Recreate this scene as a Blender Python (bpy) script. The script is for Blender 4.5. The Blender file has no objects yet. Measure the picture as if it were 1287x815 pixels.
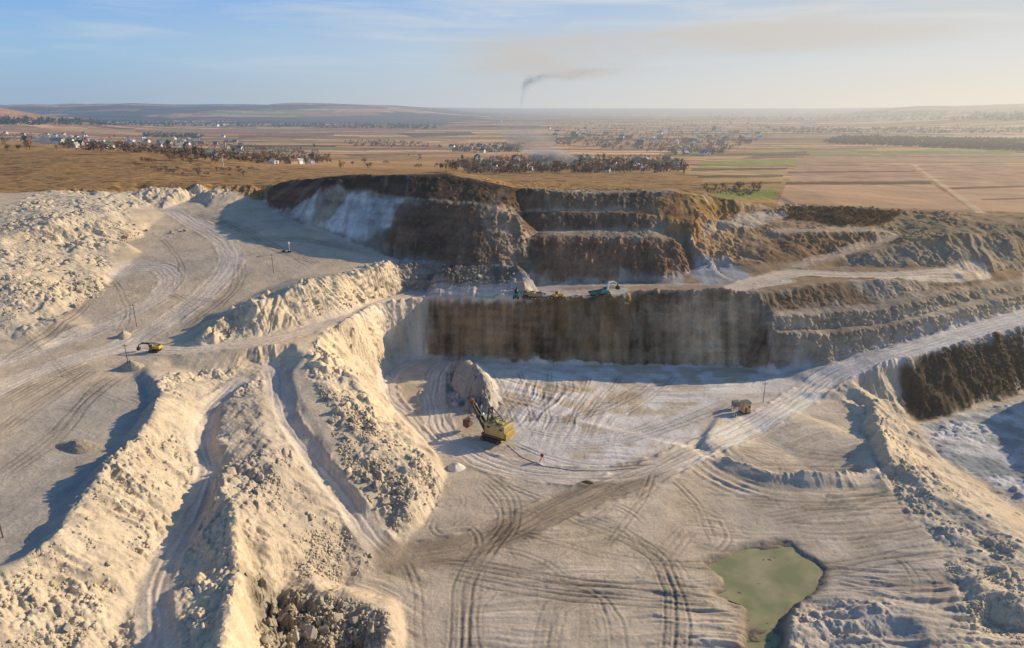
import bpy, bmesh, math, random, time
import numpy as np
from mathutils import Vector, Matrix
from mathutils.geometry import delaunay_2d_cdt
T0 = time.time()
rnd = random.Random(7)
rng = np.random.default_rng(11)
scene = bpy.context.scene
COL = scene.collection

# ------------------------------------------------------------------ survey camera
H = 110.0; PITCH = math.radians(18.0); F = 839.0; CX = 643.5; CY = 407.5
SP, CP = math.sin(PITCH), math.cos(PITCH)
def ray(px, py):
    a = (np.asarray(px, float) - CX) / F; b = (np.asarray(py, float) - CY) / F
    return a, CP - b * SP, -(SP + b * CP)
def unp(px, py, z):
    dx, dy, dz = ray(px, py)
    t = (z - H) / dz
    return dx * t, dy * t

# ------------------------------------------------------------------ noise
def _h(ix, iy, s):
    n = np.asarray(ix).astype(np.int32).view(np.uint32) * np.uint32(374761393) + np.asarray(iy).astype(np.int32).view(np.uint32) * np.uint32(668265263) + np.uint32((s * 974634777) & 0xffffffff)
    n = (n ^ (n >> np.uint32(13))) * np.uint32(1274126177)
    return ((n ^ (n >> np.uint32(16))) & np.uint32(0xffff)).astype(np.float32) * np.float32(1 / 65535.0)
def vnoise(x, y, s=0):
    x0 = np.floor(x); y0 = np.floor(y); fx = x - x0; fy = y - y0
    fx = fx * fx * fx * (fx * (fx * 6 - 15) + 10); fy = fy * fy * fy * (fy * (fy * 6 - 15) + 10)
    a = _h(x0, y0, s); b = _h(x0 + 1, y0, s); c = _h(x0, y0 + 1, s); d = _h(x0 + 1, y0 + 1, s)
    return (a + (b - a) * fx) * (1 - fy) + (c + (d - c) * fx) * fy
def fbm(x, y, octv=4, s=0, gain=.5):
    v = 0; a = 1; t = 0
    for i in range(octv):
        v = v + a * vnoise(x * (2.03 ** i) + i * 17.3, y * (2.03 ** i) - i * 9.1, s + i); t += a; a *= gain
    return v / t
def ridged(x, y, octv=4, s=0):
    v = 0; a = 1; t = 0
    for i in range(octv):
        v = v + a * (1 - np.abs(2 * vnoise(x * 2.1 ** i + i * 5.1, y * 2.1 ** i, s + i) - 1)); t += a; a *= .5
    return v / t
def cellular(x, y, s=0):
    """distance to the nearest jittered point and a value of that point"""
    x0 = np.floor(x); y0 = np.floor(y); best = np.full(x.shape, 9.0); val = np.zeros(x.shape)
    for i in (-1, 0, 1):
        for j in (-1, 0, 1):
            cx = x0 + i; cy = y0 + j
            d = (cx + _h(cx, cy, s) - x) ** 2 + (cy + _h(cx, cy, s + 5) - y) ** 2
            m = d < best
            best = np.where(m, d, best); val = np.where(m, _h(cx, cy, s + 9), val)
    return np.sqrt(best), val
def smooth(a, b, x):
    t = np.clip((x - a) / (b - a), 0, 1); return t * t * (3 - 2 * t)

# ------------------------------------------------------------------ distant land
def bg(x, y):
    x = np.asarray(x, float); y = np.asarray(y, float)
    r = y + 0.12 * np.abs(x)
    z = np.interp(r, [0, 430, 600, 860, 1250, 1750, 3000, 5000, 70000], [61, 61, 56, 45, 27, 12, 0, -6, -10])
    z = z - 11 * smooth(120, 330, x) * (1 - smooth(450, 900, y))             # lower on the right
    z = z + 27 * np.exp(-(((x + 560) / 270) ** 2 + ((y - 720) / 190) ** 2))  # grassy hill on the left
    z = z + 10 * np.exp(-(((x + 330) / 120) ** 2 + ((y - 560) / 120) ** 2))
    a = x / np.maximum(y, 1)
    # far hills
    z = z + 128 * np.exp(-((a + .80) / .17) ** 2) * smooth(2100, 3600, y) * (1 - smooth(4200, 6500, y))
    h1 = 105 + 50 * vnoise(a * 7 + 3, y / 2500., 4) + 26 * vnoise(a * 19, y / 1200., 5)
    z = z + h1 * smooth(5500, 9500, y) * (1 - smooth(-.22, .02, a)) 
    z = z + (80 + 45 * vnoise(a * 9, y / 3000., 14)) * smooth(5500, 9500, y) * smooth(.42, .60, a)
    z = z + 95 * np.exp(-((a - .86) / .22) ** 2) * smooth(3300, 4600, y) * (.75 + .5 * vnoise(a * 12, y / 900., 24))
    z = z + 6 * (fbm(x / 260., y / 260., 3, 3) - .5) * smooth(430, 900, y)
    return z

# ------------------------------------------------------------------ break lines of the quarry (survey pixels + height)
L = []
def line(pts): L.append([(*[float(v) for v in unp(p[0], p[1], p[2])], float(p[2])) for p in pts]); return L[-1]
def wline(pts): L.append([tuple(map(float, p)) for p in pts]); return L[-1]
def offs(ln, dx, dy, z=None, dz=0): 
    return wline([(p[0] + dx, p[1] + dy, (p[2] + dz) if z is None else z) for p in ln])
def zb(py):                                   # sloping left bench
    t = math.tan(PITCH + math.atan((py - CY) / F)); y = 122.3 / (t + .157)
    return 24 + .157 * (y - 231) if y > 231 else 24
def bl(pts): return line([(x, y, zb(y)) for x, y in pts])
# pit floor edges: toe of the centre wall
line([(531,449,0),(600,452,0),(700,456,0),(800,458,0),(900,461,0),(935,461,0),(955,466,.2),(972,469,.8)])
line([(541,374,26.5),(600,375,27),(700,377,27.6),(785,374,28.3),(800,367,29.5),(880,367,30.5),(960,366,31)])
# machine bench back toe
line([(505,366,27.4),(560,360,27.2),(640,360,27.5),(700,358,28.2),(780,355,29),(860,357,30),(925,357,31)])
# talus between the left bench and the machine bench
line([(500,327,38.4),(560,333,38),(620,331,39),(650,333,39)])
# mound face foot / ledge / rim
line([(332,244,56),(340,258,53.5),(370,277,48.5),(405,290,45.2),(450,307,42),(500,323,39),(560,330,38.2),(600,328,39.5),(645,330,40)])
line([(370,238,61),(400,236,63.5),(440,241,64.5),(530,251,64),(600,256,63),(650,268,59),(655,296,49)])
line([(335,234,63),(360,229,66),(400,225,70),(430,223,72),(520,220,74.5),(560,219,75),(600,225,73),(645,236,69),(700,242,66.3),(800,242,66),(850,240,66)])
offs(L[-1], 0, 28, dz=-1.0)
# right part of the big face
line([(660,300,47),(700,297,48.3),(760,297,48.3),(820,299,47.5),(850,302,46.5)])
line([(655,290,49),(700,290,49),(760,289,49.2),(820,290,49)])
line([(655,268,56.5),(700,268,56.8),(760,268,56.8),(800,270,56.3),(830,273,55)])
line([(655,264,57.5),(700,265,57.5),(760,265,57.4),(800,266,57)])
# nose spur
line([(850,241,66),(868,250,62),(880,262,58),(872,280,53),(868,296,48),(880,314,42),(893,330,36.5),(897,338,33)])
line([(860,357,30.5),(868,335,34),(862,315,40),(850,302,46.5)])
line([(897,338,33),(915,352,31.5),(925,357,31)])
line([(905,262,54),(898,290,46),(920,300,43),(915,320,37),(925,340,33)])
# spoil terraces to the right of the spur
line([(925,357,31),(960,347,32),(985,342,32.5),(1030,340,32.5),(1080,344,32.3),(1140,343,32.4),(1205,342,32.5),(1287,333,31),(1400,325,30)])
line([(960,366,31),(1010,360,31.5),(1060,354,32),(1120,352,32),(1200,346,31),(1287,336,30),(1420,325,29)])
line([(940,328,36),(990,331,35),(1040,326,36),(1090,309,39.5),(1128,297,43),(1122,291,44.5),(1085,290,45.5),(1030,291,46),(960,291,46)])
line([(1003,334,34.2),(1060,322,36.2),(1105,309,39.5),(1137,297,43),(1128,288,45),(1100,285,46.5),(1040,287,47),(975,287,47)])
line([(895,275,51.5),(930,268,52),(970,262,53),(985,268,51.5)])
line([(885,300,45.5),(915,290,47),(950,283,48.5),(985,276,49.5)])
line([(985,276,49.5),(1040,283,47.5),(1095,286,46.5),(1120,276,48.5)])
line([(990,258,53),(1050,262,53.5),(1100,263,53),(1132,266,51.5)])
line([(1050,335,33.3),(1110,337,33),(1200,337,33),(1240,335,32.8),(1272,330,33)])
line([(1075,318,38),(1130,308,41.5),(1190,303,43),(1240,298,44),(1268,302,43)])
line([(1150,296,45),(1200,297,45),(1250,290,46)])
line([(1140,275,49),(1200,274,50),(1260,282,48),(1287,284,47)])
line([(868,245,64.5),(900,250,60),(960,256,55.5),(1000,256,54),(1060,259,54),(1130,264,52),(1200,268,51),(1287,273,50),(1420,278,49)])
line([(1287,300,42),(1400,305,40)])
# right-hand tiers
line([(970,392,24),(1000,390,23.5),(1050,387,23.5),(1100,382,24),(1150,372,25.6),(1200,361,27),(1287,351,27),(1420,343,26)])
line([(968,398,23.3),(1000,397,22.8),(1050,393,22.9),(1100,389,23.3),(1150,379,24.9),(1200,367,26.3),(1287,356,26.3),(1420,348,25.4)])
line([(972,414,18),(1000,413,17.5),(1050,411,17.2),(1100,407,17.5),(1150,396,19.4),(1200,384,21.3),(1287,366,23.5),(1420,354,23.5)])
line([(973,419,17.3),(1000,420,16.8),(1050,417,16.6),(1100,413,16.8),(1150,402,18.7),(1200,390,20.6),(1287,371,22.8),(1420,359,22.8)])
line([(975,463,2),(1000,461,3.5),(1040,454,6),(1100,437,9),(1150,424,11.5),(1200,411,13.5),(1287,386,17.5),(1420,362,20)])
# right road outer edge and the dark scrub slope, lower pit
line([(1040,490,1.6),(1070,476,4.5),(1100,462,7),(1135,450,9.5),(1180,438,11),(1230,426,12.5),(1287,412,14.5),(1420,385,18)])
line([(1010,498,.4),(1050,478,3),(1100,456,7.6)])
line([(1128,490,-2),(1135,515,-7),(1150,530,-10),(1190,524,-10),(1240,505,-10),(1287,491,-10),(1420,470,-9)])
rc = line([(1052,493,2),(1085,512,3.5),(1110,545,3.6),(1140,588,2.6),(1180,620,2.0),(1230,646,1.8),(1287,688,2.2),(1380,740,3)])
line([(1132,520,-7),(1160,560,-9.5),(1190,585,-10),(1230,606,-10),(1287,648,-10),(1400,700,-10)])
line([(1080,520,.4),(1112,600,0),(1125,625,.2),(1165,645,0),(1190,690,0),(1200,740,.5),(1215,780,1),(1260,850,2)])
wline([(150,112,5),(172,140,6),(194,172,8),(214,204,10),(236,240,15),(258,272,20),(300,282,26)]); wline([(260,120,16),(330,230,24)]); wline([(150,140,-6),(176,176,-9),(192,205,-9),(214,240,-9),(238,270,-9)])  # unseen ridge right of the view, shaped to shade the lower pit
# recess on the floor
line([(912,508,.3),(960,503,.3),(1080,503,.3),(1088,515,.3),(1098,590,2.4),(1040,595,3.8),(975,592,3.6),(925,577,2.8),(885,553,1.4)])
line([(1092,602,-1.8),(1040,607,-2.2),(975,604,-2.0),(922,588,-1.6),(876,562,-.8)])
line([(905,500,.3),(955,494,.3),(1085,492,3),(1098,503,5.6),(1108,548,5.4),(1116,600,2.6),(1090,612,.9),(1040,617,.9),(970,613,.8),(915,595,.7),(866,564,.4)])
# pond hollow
line([(905,712,-1.2),(945,700,-1.3),(990,697,-1.3),(1022,722,-1.3),(1005,745,-1.3),(975,775,-1.3),(955,830,-1.3)])
line([(892,706,0),(935,688,0),(993,681,0),(1040,716,0),(1028,748,.4),(1000,775,1.2),(985,800,1.5),(975,850,1)])
line([(892,706,0),(905,728,.2),(940,752,.3),(950,775,.5),(925,815,.5)])
# bottom right hummocks
line([(1040,770,2),(1100,765,3),(1160,778,3),(1190,800,1)])
line([(1010,790,2.5),(1060,800,1),(1120,805,0),(1180,830,.5)])
line([(1190,735,1),(1240,745,3.5),(1287,760,4)]); line([(1215,790,1),(1260,790,-1),(1300,800,0)])
line([(1040,742,.2),(1100,738,.3),(1180,735,.2)])
# buttress and rubble pile right of the narrow road
line([(541,374,26.5),(480,383,26.6),(442,404,26),(410,422,25),(388,448,23.5)])
line([(531,449,0),(512,453,0),(492,458,0),(482,480,0),(484,500,0),(502,526,0),(545,565,0),(560,598,0),(545,632,0),(520,668,0),(508,690,0)])
line([(388,448,23.5),(405,478,20.2),(425,510,16.6),(465,555,12.5),(505,590,8),(522,612,5.5),(505,650,3.4),(485,668,2.2)])
line([(440,470,19),(480,530,11),(520,575,6)])
# spur heap beside the shovel
line([(578,450,6),(588,449,10),(598,461,10.5),(607,479,9.5),(613,496,6),(619,511,1)])
line([(560,462,0),(571,489,0),(588,507,0),(607,518,0),(624,519,0),(628,504,0),(620,484,0),(610,464,0)])
# narrow road down into the pit
N1 = line([(336,458,20.5),(343,500,17),(358,540,14),(392,590,9.5),(432,640,5),(472,690,1),(498,706,0)])
N2 = line([(347,456,20.5),(356,500,17),(374,540,14),(409,590,9.5),(450,640,5),(486,684,1),(508,697,0)])
line([(368,470,20.6),(384,520,16.6),(420,575,11.6),(460,625,7),(478,655,3.4)])
# toe between slope and floor, lower left
line([(498,706,0),(470,722,0),(440,735,0),(500,755,0),(505,800,0),(480,860,0)])
line([(472,690,1),(430,690,3.5),(385,700,6),(345,715,8),(318,740,8),(312,790,7),(315,850,6)])
line([(400,750,5),(440,748,5.5),(480,775,4),(490,810,3),(470,860,3)])
line([(350,735,2.5),(345,780,1.5),(360,830,1)])
# ground between trench and narrow road
line([(322,500,19.5),(330,530,19),(328,570,18),(345,600,16)])
line([(305,486,20),(285,520,19),(283,560,18.5)])
line([(275,600,18),(296,640,19.5),(302,700,18.2),(302,730,17.6),(296,760,18.4),(285,830,18.6),(275,900,19)])
line([(310,620,17.5),(345,680,13),(330,740,9.5)])
# trench
line([(298,476,19.5),(258,512,17.5),(247,560,16),(250,588,15),(226,640,14.5),(190,700,14),(163,760,13.5),(134,815,13),(105,880,13)])
line([(308,480,19.5),(270,514,17.5),(262,560,16),(280,592,15),(258,650,14.5),(234,700,14),(203,760,13.5),(178,815,13),(150,880,13)])
# crest between trench and left bench
C1 = line([(186,470,24.6),(203,490,25.8),(193,520,27),(172,550,26),(140,580,27.4),(97,630,25.8),(66,676,27),(22,705,25.6),(-70,742,26.5)])
offs(C1, -7, 3, z=22.5)
line([(185,462,24),(220,462,22.5),(250,470,21),(290,470,20.5),(335,455,21)])
# ramp road
line([(175,447,24.2),(240,445,24.8),(300,440,25.2),(370,430,25.6),(410,418,26),(445,399,26.8),(482,379,27.2),(541,374,26.5)])
line([(175,432,24.6),(250,434,25),(320,424,25.6),(380,411,26.2),(430,396,26.9),(470,376,27.2),(505,366,27.4)])
# ridge above the ramp
line([(240,428,26.5),(262,410,31),(290,392,33),(322,378,37),(345,372,38),(395,352,41),(430,343,41.5),(470,335,42),(490,328,41.5),(500,340,36)])
line([(240,420,26.5),(262,395,30),(300,380,31.5),(340,357,33.8),(400,344,36),(450,338,37),(490,323,39)])
# bench surface anchors
bl([(0,560),(60,500),(130,460)]); bl([(0,470),(80,430),(160,400)]); bl([(150,420),(220,400),(250,360),(290,320),(260,285),(200,265)])
bl([(140,350),(200,300),(260,262),(310,252)]); bl([(60,402),(100,385),(135,358)])
bl([(330,330),(380,315),(440,318),(480,322)]); bl([(250,350),(300,350)])
line([(-20,620,22.5),(40,600,22.5),(100,560,23)]); line([(-80,690,22.5),(0,660,22.5),(60,620,22.5)])
# back rim on the left and heaps
line([(135,250,57),(180,246,56.5),(250,247,55.7),(300,242,57),(332,240,58)])
line([(130,243,60),(180,237,62),(250,233,62.5),(300,232,62.5),(335,232,63)])
line([(-150,262,59),(0,247,60),(60,243,61),(100,243,60.5),(130,243,60)])
line([(-80,440,28),(0,428,27.5),(30,415,29),(60,400,31),(95,392,zb(392)),(128,362,zb(362)),(120,345,38),(70,305,46),(150,306,zb(306)),(205,292,zb(292)),(190,282,47.5)])
line([(0,385,34),(20,350,41),(50,370,35.5)]); line([(-60,330,47),(0,300,50),(40,320,45)])
line([(0,262,58),(40,258,59),(80,252,60),(120,252,59),(135,268,54.5),(150,285,49.5)]); line([(70,275,56),(100,280,53),(120,292,49.5)])
# surroundings outside the photograph
wline([(-420,60,40),(-420,200,45),(-420,330,60),(-420,430,61)]); wline([(-170,60,24),(-160,110,24),(-200,170,25),(-250,250,36)])
wline([(-150,56,26),(-100,56,24),(-75,56,14),(-55,56,18),(-20,56,0),(40,56,0),(90,56,2),(140,56,8),(420,56,15)])
wline([(420,120,15),(420,250,20),(420,330,35),(420,430,50)])
bgx = [-420,-340,-260,-180,-100,-40,40,120,200,280,350,420]
wline([(x, 500, float(bg(x, 500))) for x in bgx]); wline([(x, 560, float(bg(x, 560))) for x in bgx])
wline([(x, 450, float(bg(x, 450))) for x in bgx if x < -120 or x > 180])

# ------------------------------------------------------------------ triangulate and rasterise
RX0, RX1, RY0, RY1, RS = -420., 420., 56., 560., .75
vs = []; es = []; zs = []
for ln in L:
    prev = None
    for a, b in zip(ln[:-1], ln[1:]):
        n = max(1, int(math.hypot(b[0] - a[0], b[1] - a[1]) / 9))
        for k in range(n):
            t = k / n; p = [a[i] + (b[i] - a[i]) * t for i in range(3)]
            vs.append(p); 
            if prev is not None: es.append((prev, len(vs) - 1))
            prev = len(vs) - 1
    vs.append(list(ln[-1])); es.append((prev, len(vs) - 1))
V2 = [Vector((p[0], p[1])) for p in vs]
ov, oe, of, ovo, _, _ = delaunay_2d_cdt(V2, es, [], 0, 0.05)
zv = []
E_np = np.array([[vs[a][0], vs[a][1], vs[a][2], vs[b][0], vs[b][1], vs[b][2]] for a, b in es])
for i, v in enumerate(ov):
    o = ovo[i]
    if o: zv.append(sum(vs[k][2] for k in o) / len(o))
    else:
        d = E_np[:, 3:5] - E_np[:, :2]; w = np.array([v.x, v.y]) - E_np[:, :2]
        t = np.clip((d * w).sum(1) / np.maximum((d * d).sum(1), 1e-6), 0, 1)
        dist = np.hypot(*(w - d * t[:, None]).T); ks = np.where(dist < .2)[0]
        if len(ks) == 0: ks = [int(dist.argmin())]
        zv.append(float(np.mean([E_np[k, 2] + (E_np[k, 5] - E_np[k, 2]) * t[k] for k in ks])))
nx = int((RX1 - RX0) / RS) + 1; ny = int((RY1 - RY0) / RS) + 1
gx = RX0 + np.arange(nx) * RS; gy = RY0 + np.arange(ny) * RS
R = np.full((ny, nx), np.nan)
for f in of:
    (x0, y0), (x1, y1), (x2, y2) = [ov[i] for i in f]; z0, z1, z2 = [zv[i] for i in f]
    i0 = max(0, int((min(x0, x1, x2) - RX0) / RS)); i1 = min(nx - 1, int((max(x0, x1, x2) - RX0) / RS) + 1)
    j0 = max(0, int((min(y0, y1, y2) - RY0) / RS)); j1 = min(ny - 1, int((max(y0, y1, y2) - RY0) / RS) + 1)
    X, Y = np.meshgrid(gx[i0:i1 + 1], gy[j0:j1 + 1])
    D = (y1 - y2) * (x0 - x2) + (x2 - x1) * (y0 - y2)
    if abs(D) < 1e-9: continue
    a = ((y1 - y2) * (X - x2) + (x2 - x1) * (Y - y2)) / D; b = ((y2 - y0) * (X - x2) + (x0 - x2) * (Y - y2)) / D; c = 1 - a - b
    m = (a >= -1e-6) & (b >= -1e-6) & (c >= -1e-6)
    sub = R[j0:j1 + 1, i0:i1 + 1]; sub[m] = (a * z0 + b * z1 + c * z2)[m]
BX, BY = np.meshgrid(gx, gy); BGR = bg(BX, BY)
R = np.where(np.isnan(R), BGR, R)
def blur(A, n):
    for _ in range(n):
        P = np.pad(A, 1, mode='edge'); A = (P[:-2, 1:-1] + P[2:, 1:-1] + 2 * P[1:-1, 1:-1]) / 4
        P = np.pad(A, 1, mode='edge'); A = (P[1:-1, :-2] + P[1:-1, 2:] + 2 * P[1:-1, 1:-1]) / 4
    return A
R = blur(R, 2)
# fade to the distant land at the edge of the survey
edge = np.minimum.reduce([smooth(420, 380, np.abs(BX)), smooth(560, 520, BY)])
R = R * edge + BGR * (1 - edge)
def samp(A, x, y):
    u = np.clip((x - RX0) / RS, 0, nx - 1.001); v = np.clip((y - RY0) / RS, 0, ny - 1.001)
    i = u.astype(int); j = v.astype(int); fu = u - i; fv = v - j
    return (A[j, i] * (1 - fu) + A[j, i + 1] * fu) * (1 - fv) + (A[j + 1, i] * (1 - fu) + A[j + 1, i + 1] * fu) * fv
def base_z(x, y):
    x = np.asarray(x, float); y = np.asarray(y, float)
    ins = (np.abs(x) < 419) & (y > 56.5) & (y < 559)
    return np.where(ins, samp(R, x, y), bg(x, y))
def hit(px, py, zf=None):
    """where the line of sight through a survey pixel meets the land"""
    zf = zf or base_z
    dx, dy, dz = [np.array(v, float) for v in np.broadcast_arrays(*ray(px, py))]
    t = np.full(dx.shape, 60.0); lo = t.copy(); act = np.ones(dx.shape, bool)
    for k in range(700):
        gap = H + dz * t - zf(dx * t, dy * t); act = act & (gap > 0) & (t < 60000)
        if not act.any(): break
        st = np.maximum(gap * .22, np.where(t < 700, .5, t * .004)); lo = np.where(act, t, lo); t = np.where(act, t + st, t)
    hi = t.copy()
    for k in range(9):
        mid = (lo + hi) / 2; above = H + dz * mid - zf(dx * mid, dy * mid) > 0
        lo = np.where(above, mid, lo); hi = np.where(above, hi, mid)
    return dx * hi, dy * hi
# ------------------------------------------------------------------ zones
def mask_world(P, soft=1):
    P = np.asarray(P, float); inside = np.zeros(BX.shape, bool)
    j0 = max(0, int((P[:, 1].min() - RY0) / RS)); j1 = min(ny, int((P[:, 1].max() - RY0) / RS) + 2)
    i0 = max(0, int((P[:, 0].min() - RX0) / RS)); i1 = min(nx, int((P[:, 0].max() - RX0) / RS) + 2)
    if j1 <= j0 or i1 <= i0: return inside.astype(float)
    X = BX[j0:j1, i0:i1]; Y = BY[j0:j1, i0:i1]; ins = np.zeros(X.shape, bool); n = len(P)
    for k in range(n):
        x0, y0 = P[k]; x1, y1 = P[(k + 1) % n]
        if y0 == y1: continue
        ins ^= ((y0 > Y) != (y1 > Y)) & (X < (x1 - x0) * (Y - y0) / (y1 - y0) + x0)
    inside[j0:j1, i0:i1] = ins
    return blur(inside.astype(float), soft)
_wx = fbm(BX / 7, BY / 7, 4, 801, .6) - .5; _wy = fbm(BX / 7, BY / 7, 4, 811, .6) - .5
def zone(pts, soft=2, sub=6):
    q = []
    for a, b in zip(pts, pts[1:] + pts[:1]):
        for k in range(sub): q.append((a[0] + (b[0] - a[0]) * k / sub, a[1] + (b[1] - a[1]) * k / sub))
    q = np.array(q); x, y = hit(q[:, 0], q[:, 1])
    M = mask_world(np.stack([x, y], 1), soft); w_ = 9. if soft >= 2 else 1.6
    jj, ii = np.where(M[::1] > .0)
    if len(jj) == 0: return M
    j0, j1, i0, i1 = max(0, jj.min() - 8), min(ny, jj.max() + 9), max(0, ii.min() - 8), min(nx, ii.max() + 9); sl_ = (slice(j0, j1), slice(i0, i1))
    O = np.zeros_like(M); O[sl_] = samp(M, BX[sl_] + _wx[sl_] * w_, BY[sl_] + _wy[sl_] * w_); return O
def hitline(pts, sub=6):
    q = []
    for a, b in zip(pts[:-1], pts[1:]):
        for k in range(sub): q.append((a[0] + (b[0] - a[0]) * k / sub, a[1] + (b[1] - a[1]) * k / sub))
    q.append(pts[-1]); q = np.array(q, float); x, y = hit(q[:, 0], q[:, 1]); 
    P = np.stack([x, y], 1)
    for _ in range(3): P[1:-1] = (P[:-2] + 2 * P[1:-1] + P[2:]) / 4
    return P
def seg_dist(x, y, P):
    """distance to a polyline, signed by side, and position along it"""
    best = np.full(x.shape, 1e9); sg = np.ones(x.shape); al = np.zeros(x.shape); acc = 0
    for (x0, y0), (x1, y1) in zip(P[:-1], P[1:]):
        dx, dy = x1 - x0, y1 - y0; l2 = dx * dx + dy * dy
        if l2 < 1e-6: continue
        t = np.clip(((x - x0) * dx + (y - y0) * dy) / l2, 0, 1)
        d = np.hypot(x - x0 - t * dx, y - y0 - t * dy); m = d < best; ln = math.sqrt(l2)
        best = np.where(m, d, best); sg = np.where(m, np.sign((x - x0) * dy - (y - y0) * dx), sg); al = np.where(m, acc + t * ln, al); acc += ln
    return best, best * sg, al

gyR, gxR = np.gradient(R, RS); SLOPE = np.hypot(gxR, gyR)
SLB = blur(SLOPE, 6)
Rb = blur(R, 10); gyB, gxB = np.gradient(Rb, RS)
WX = np.abs(gxB) / (np.hypot(gxB, gyB) + 1e-3)                 # 1 where the slope faces left or right

# albedo raster, painted zone by zone
C = np.zeros((ny, nx, 3)); 
def put(mask, col, a=1.0):
    global C
    m = (mask * a)[..., None]; C = C * (1 - m) + np.array(col) * m
nz1 = fbm(BX / 30, BY / 30, 4, 50); nz2 = fbm(BX / 7, BY / 7, 4, 60)
cream = (.655, .55, .395); clay = (.60, .495, .355); dust = (.60, .49, .355); white = (.80, .745, .675)
put(np.ones_like(R), dust)
z_floor = smooth(6, 1.5, R) * smooth(.5, .2, SLB) * (BX > -110) * (BX < 160) * (BY < 300); put(blur(z_floor, 3), clay)
put(z_floor * smooth(.48, .62, nz1), (.66, .55, .41), .8); put(z_floor * smooth(.5, .38, nz1), (.58, .475, .35), .7)
z_white = zone([(540,452),(700,456),(960,462),(1040,458),(1020,490),(960,520),(880,552),(760,590),(680,588),(650,560),(640,520),(605,510),(600,470)], 5)
put(z_white * smooth(.36, .54, nz2 * .6 + nz1 * .4), white, .8)
z_rec = zone([(905,500),(1088,495),(1112,604),(1000,614),(920,592),(868,560)], 3); put(z_rec, (.64, .54, .41), .8)
put(zone([(1040,716),(1200,640),(1287,700),(1287,815),(985,815)], 6), (.66, .575, .46), .65)
# cream slopes
for P in ([(203,470),(340,455),(330,500),(300,560),(300,640),(310,720),(310,815),(0,815),(0,725),(60,682),(130,588),(170,552),(200,520)],
          [(255,425),(262,405),(330,372),(400,350),(490,327),(502,345),(500,368),(450,385),(330,425)],
          [(0,262),(60,240),(300,233),(330,238),(250,250),(150,262),(160,290),(128,362),(90,392),(30,418),(0,432)],
          [(541,378),(480,384),(400,425),(340,455),(350,500),(380,560),(420,610),(500,690),(545,640),(556,600),(500,525),(482,490),(500,452),(533,446)],
          [(556,455),(600,448),(620,505),(585,515),(560,490)],
          [(1050,490),(1120,480),(1150,540),(1200,590),(1287,670),(1287,815),(1230,800),(1190,700),(1120,620),(1100,560)]):
    put(zone(P, 4), cream, .9)
put(zone([(300,470),(350,455),(560,600),(500,690),(330,815),(310,700),(290,600)], 6), (.56, .47, .35), .75)
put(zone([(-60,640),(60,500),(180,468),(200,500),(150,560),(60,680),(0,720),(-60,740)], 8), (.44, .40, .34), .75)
put(zone([(560,600),(700,612),(760,600),(640,660),(560,690),(520,690)], 6), (.56, .47, .36), .5)
z_grass = np.clip(smooth(-1, 3, BY - np.interp(BX, [-420,-304,-227,-200,-149,-97,-37,0,68,91,149,230,291,420], [417,405,421,436,420,387.5,374.5,360,367,374,397,396,380,384])), 0, 1)
z_grass = blur(z_grass, 1)
put(z_grass, (.37, .22, .085))
# mound and the big face
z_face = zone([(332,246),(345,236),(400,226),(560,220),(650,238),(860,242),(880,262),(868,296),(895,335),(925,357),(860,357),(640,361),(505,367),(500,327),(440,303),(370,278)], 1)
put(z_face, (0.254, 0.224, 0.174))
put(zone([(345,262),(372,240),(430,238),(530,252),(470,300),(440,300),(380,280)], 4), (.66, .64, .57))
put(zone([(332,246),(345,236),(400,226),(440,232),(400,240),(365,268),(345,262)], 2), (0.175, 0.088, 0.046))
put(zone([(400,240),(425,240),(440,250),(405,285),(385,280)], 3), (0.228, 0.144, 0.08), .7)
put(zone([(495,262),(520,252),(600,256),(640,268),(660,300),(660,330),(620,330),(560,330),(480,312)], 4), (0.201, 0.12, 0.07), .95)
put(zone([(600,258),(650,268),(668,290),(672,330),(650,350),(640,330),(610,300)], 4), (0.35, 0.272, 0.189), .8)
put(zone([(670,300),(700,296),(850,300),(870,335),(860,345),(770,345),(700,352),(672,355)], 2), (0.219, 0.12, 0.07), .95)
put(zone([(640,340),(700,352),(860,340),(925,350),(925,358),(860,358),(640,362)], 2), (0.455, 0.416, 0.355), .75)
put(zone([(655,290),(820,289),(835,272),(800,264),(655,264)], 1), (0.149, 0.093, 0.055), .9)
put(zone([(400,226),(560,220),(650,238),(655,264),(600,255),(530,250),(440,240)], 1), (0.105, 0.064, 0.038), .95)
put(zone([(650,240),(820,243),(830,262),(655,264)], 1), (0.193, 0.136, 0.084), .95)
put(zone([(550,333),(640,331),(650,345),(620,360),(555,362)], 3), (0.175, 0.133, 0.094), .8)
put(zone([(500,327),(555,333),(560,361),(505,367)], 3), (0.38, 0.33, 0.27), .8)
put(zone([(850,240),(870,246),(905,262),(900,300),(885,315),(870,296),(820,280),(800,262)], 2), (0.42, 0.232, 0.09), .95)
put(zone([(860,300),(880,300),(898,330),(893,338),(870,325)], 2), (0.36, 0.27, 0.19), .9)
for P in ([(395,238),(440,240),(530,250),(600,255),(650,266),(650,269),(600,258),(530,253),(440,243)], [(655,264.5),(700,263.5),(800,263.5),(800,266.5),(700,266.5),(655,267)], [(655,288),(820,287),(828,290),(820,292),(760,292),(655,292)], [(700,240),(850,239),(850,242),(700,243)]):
    put(zone(P, 1), (0.42, 0.34, 0.23), .75)  # sunlit ledge lines painted into the albedo as pale highlights
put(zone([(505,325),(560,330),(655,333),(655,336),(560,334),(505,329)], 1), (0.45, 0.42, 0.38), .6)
put(zone([(345,236),(400,225),(430,222),(560,218),(650,236),(648,244),(560,228),(430,232),(380,238)], 1), (.055, .038, .026), .9)  # dark topsoil scarp, with the rim's shadow line painted in
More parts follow.
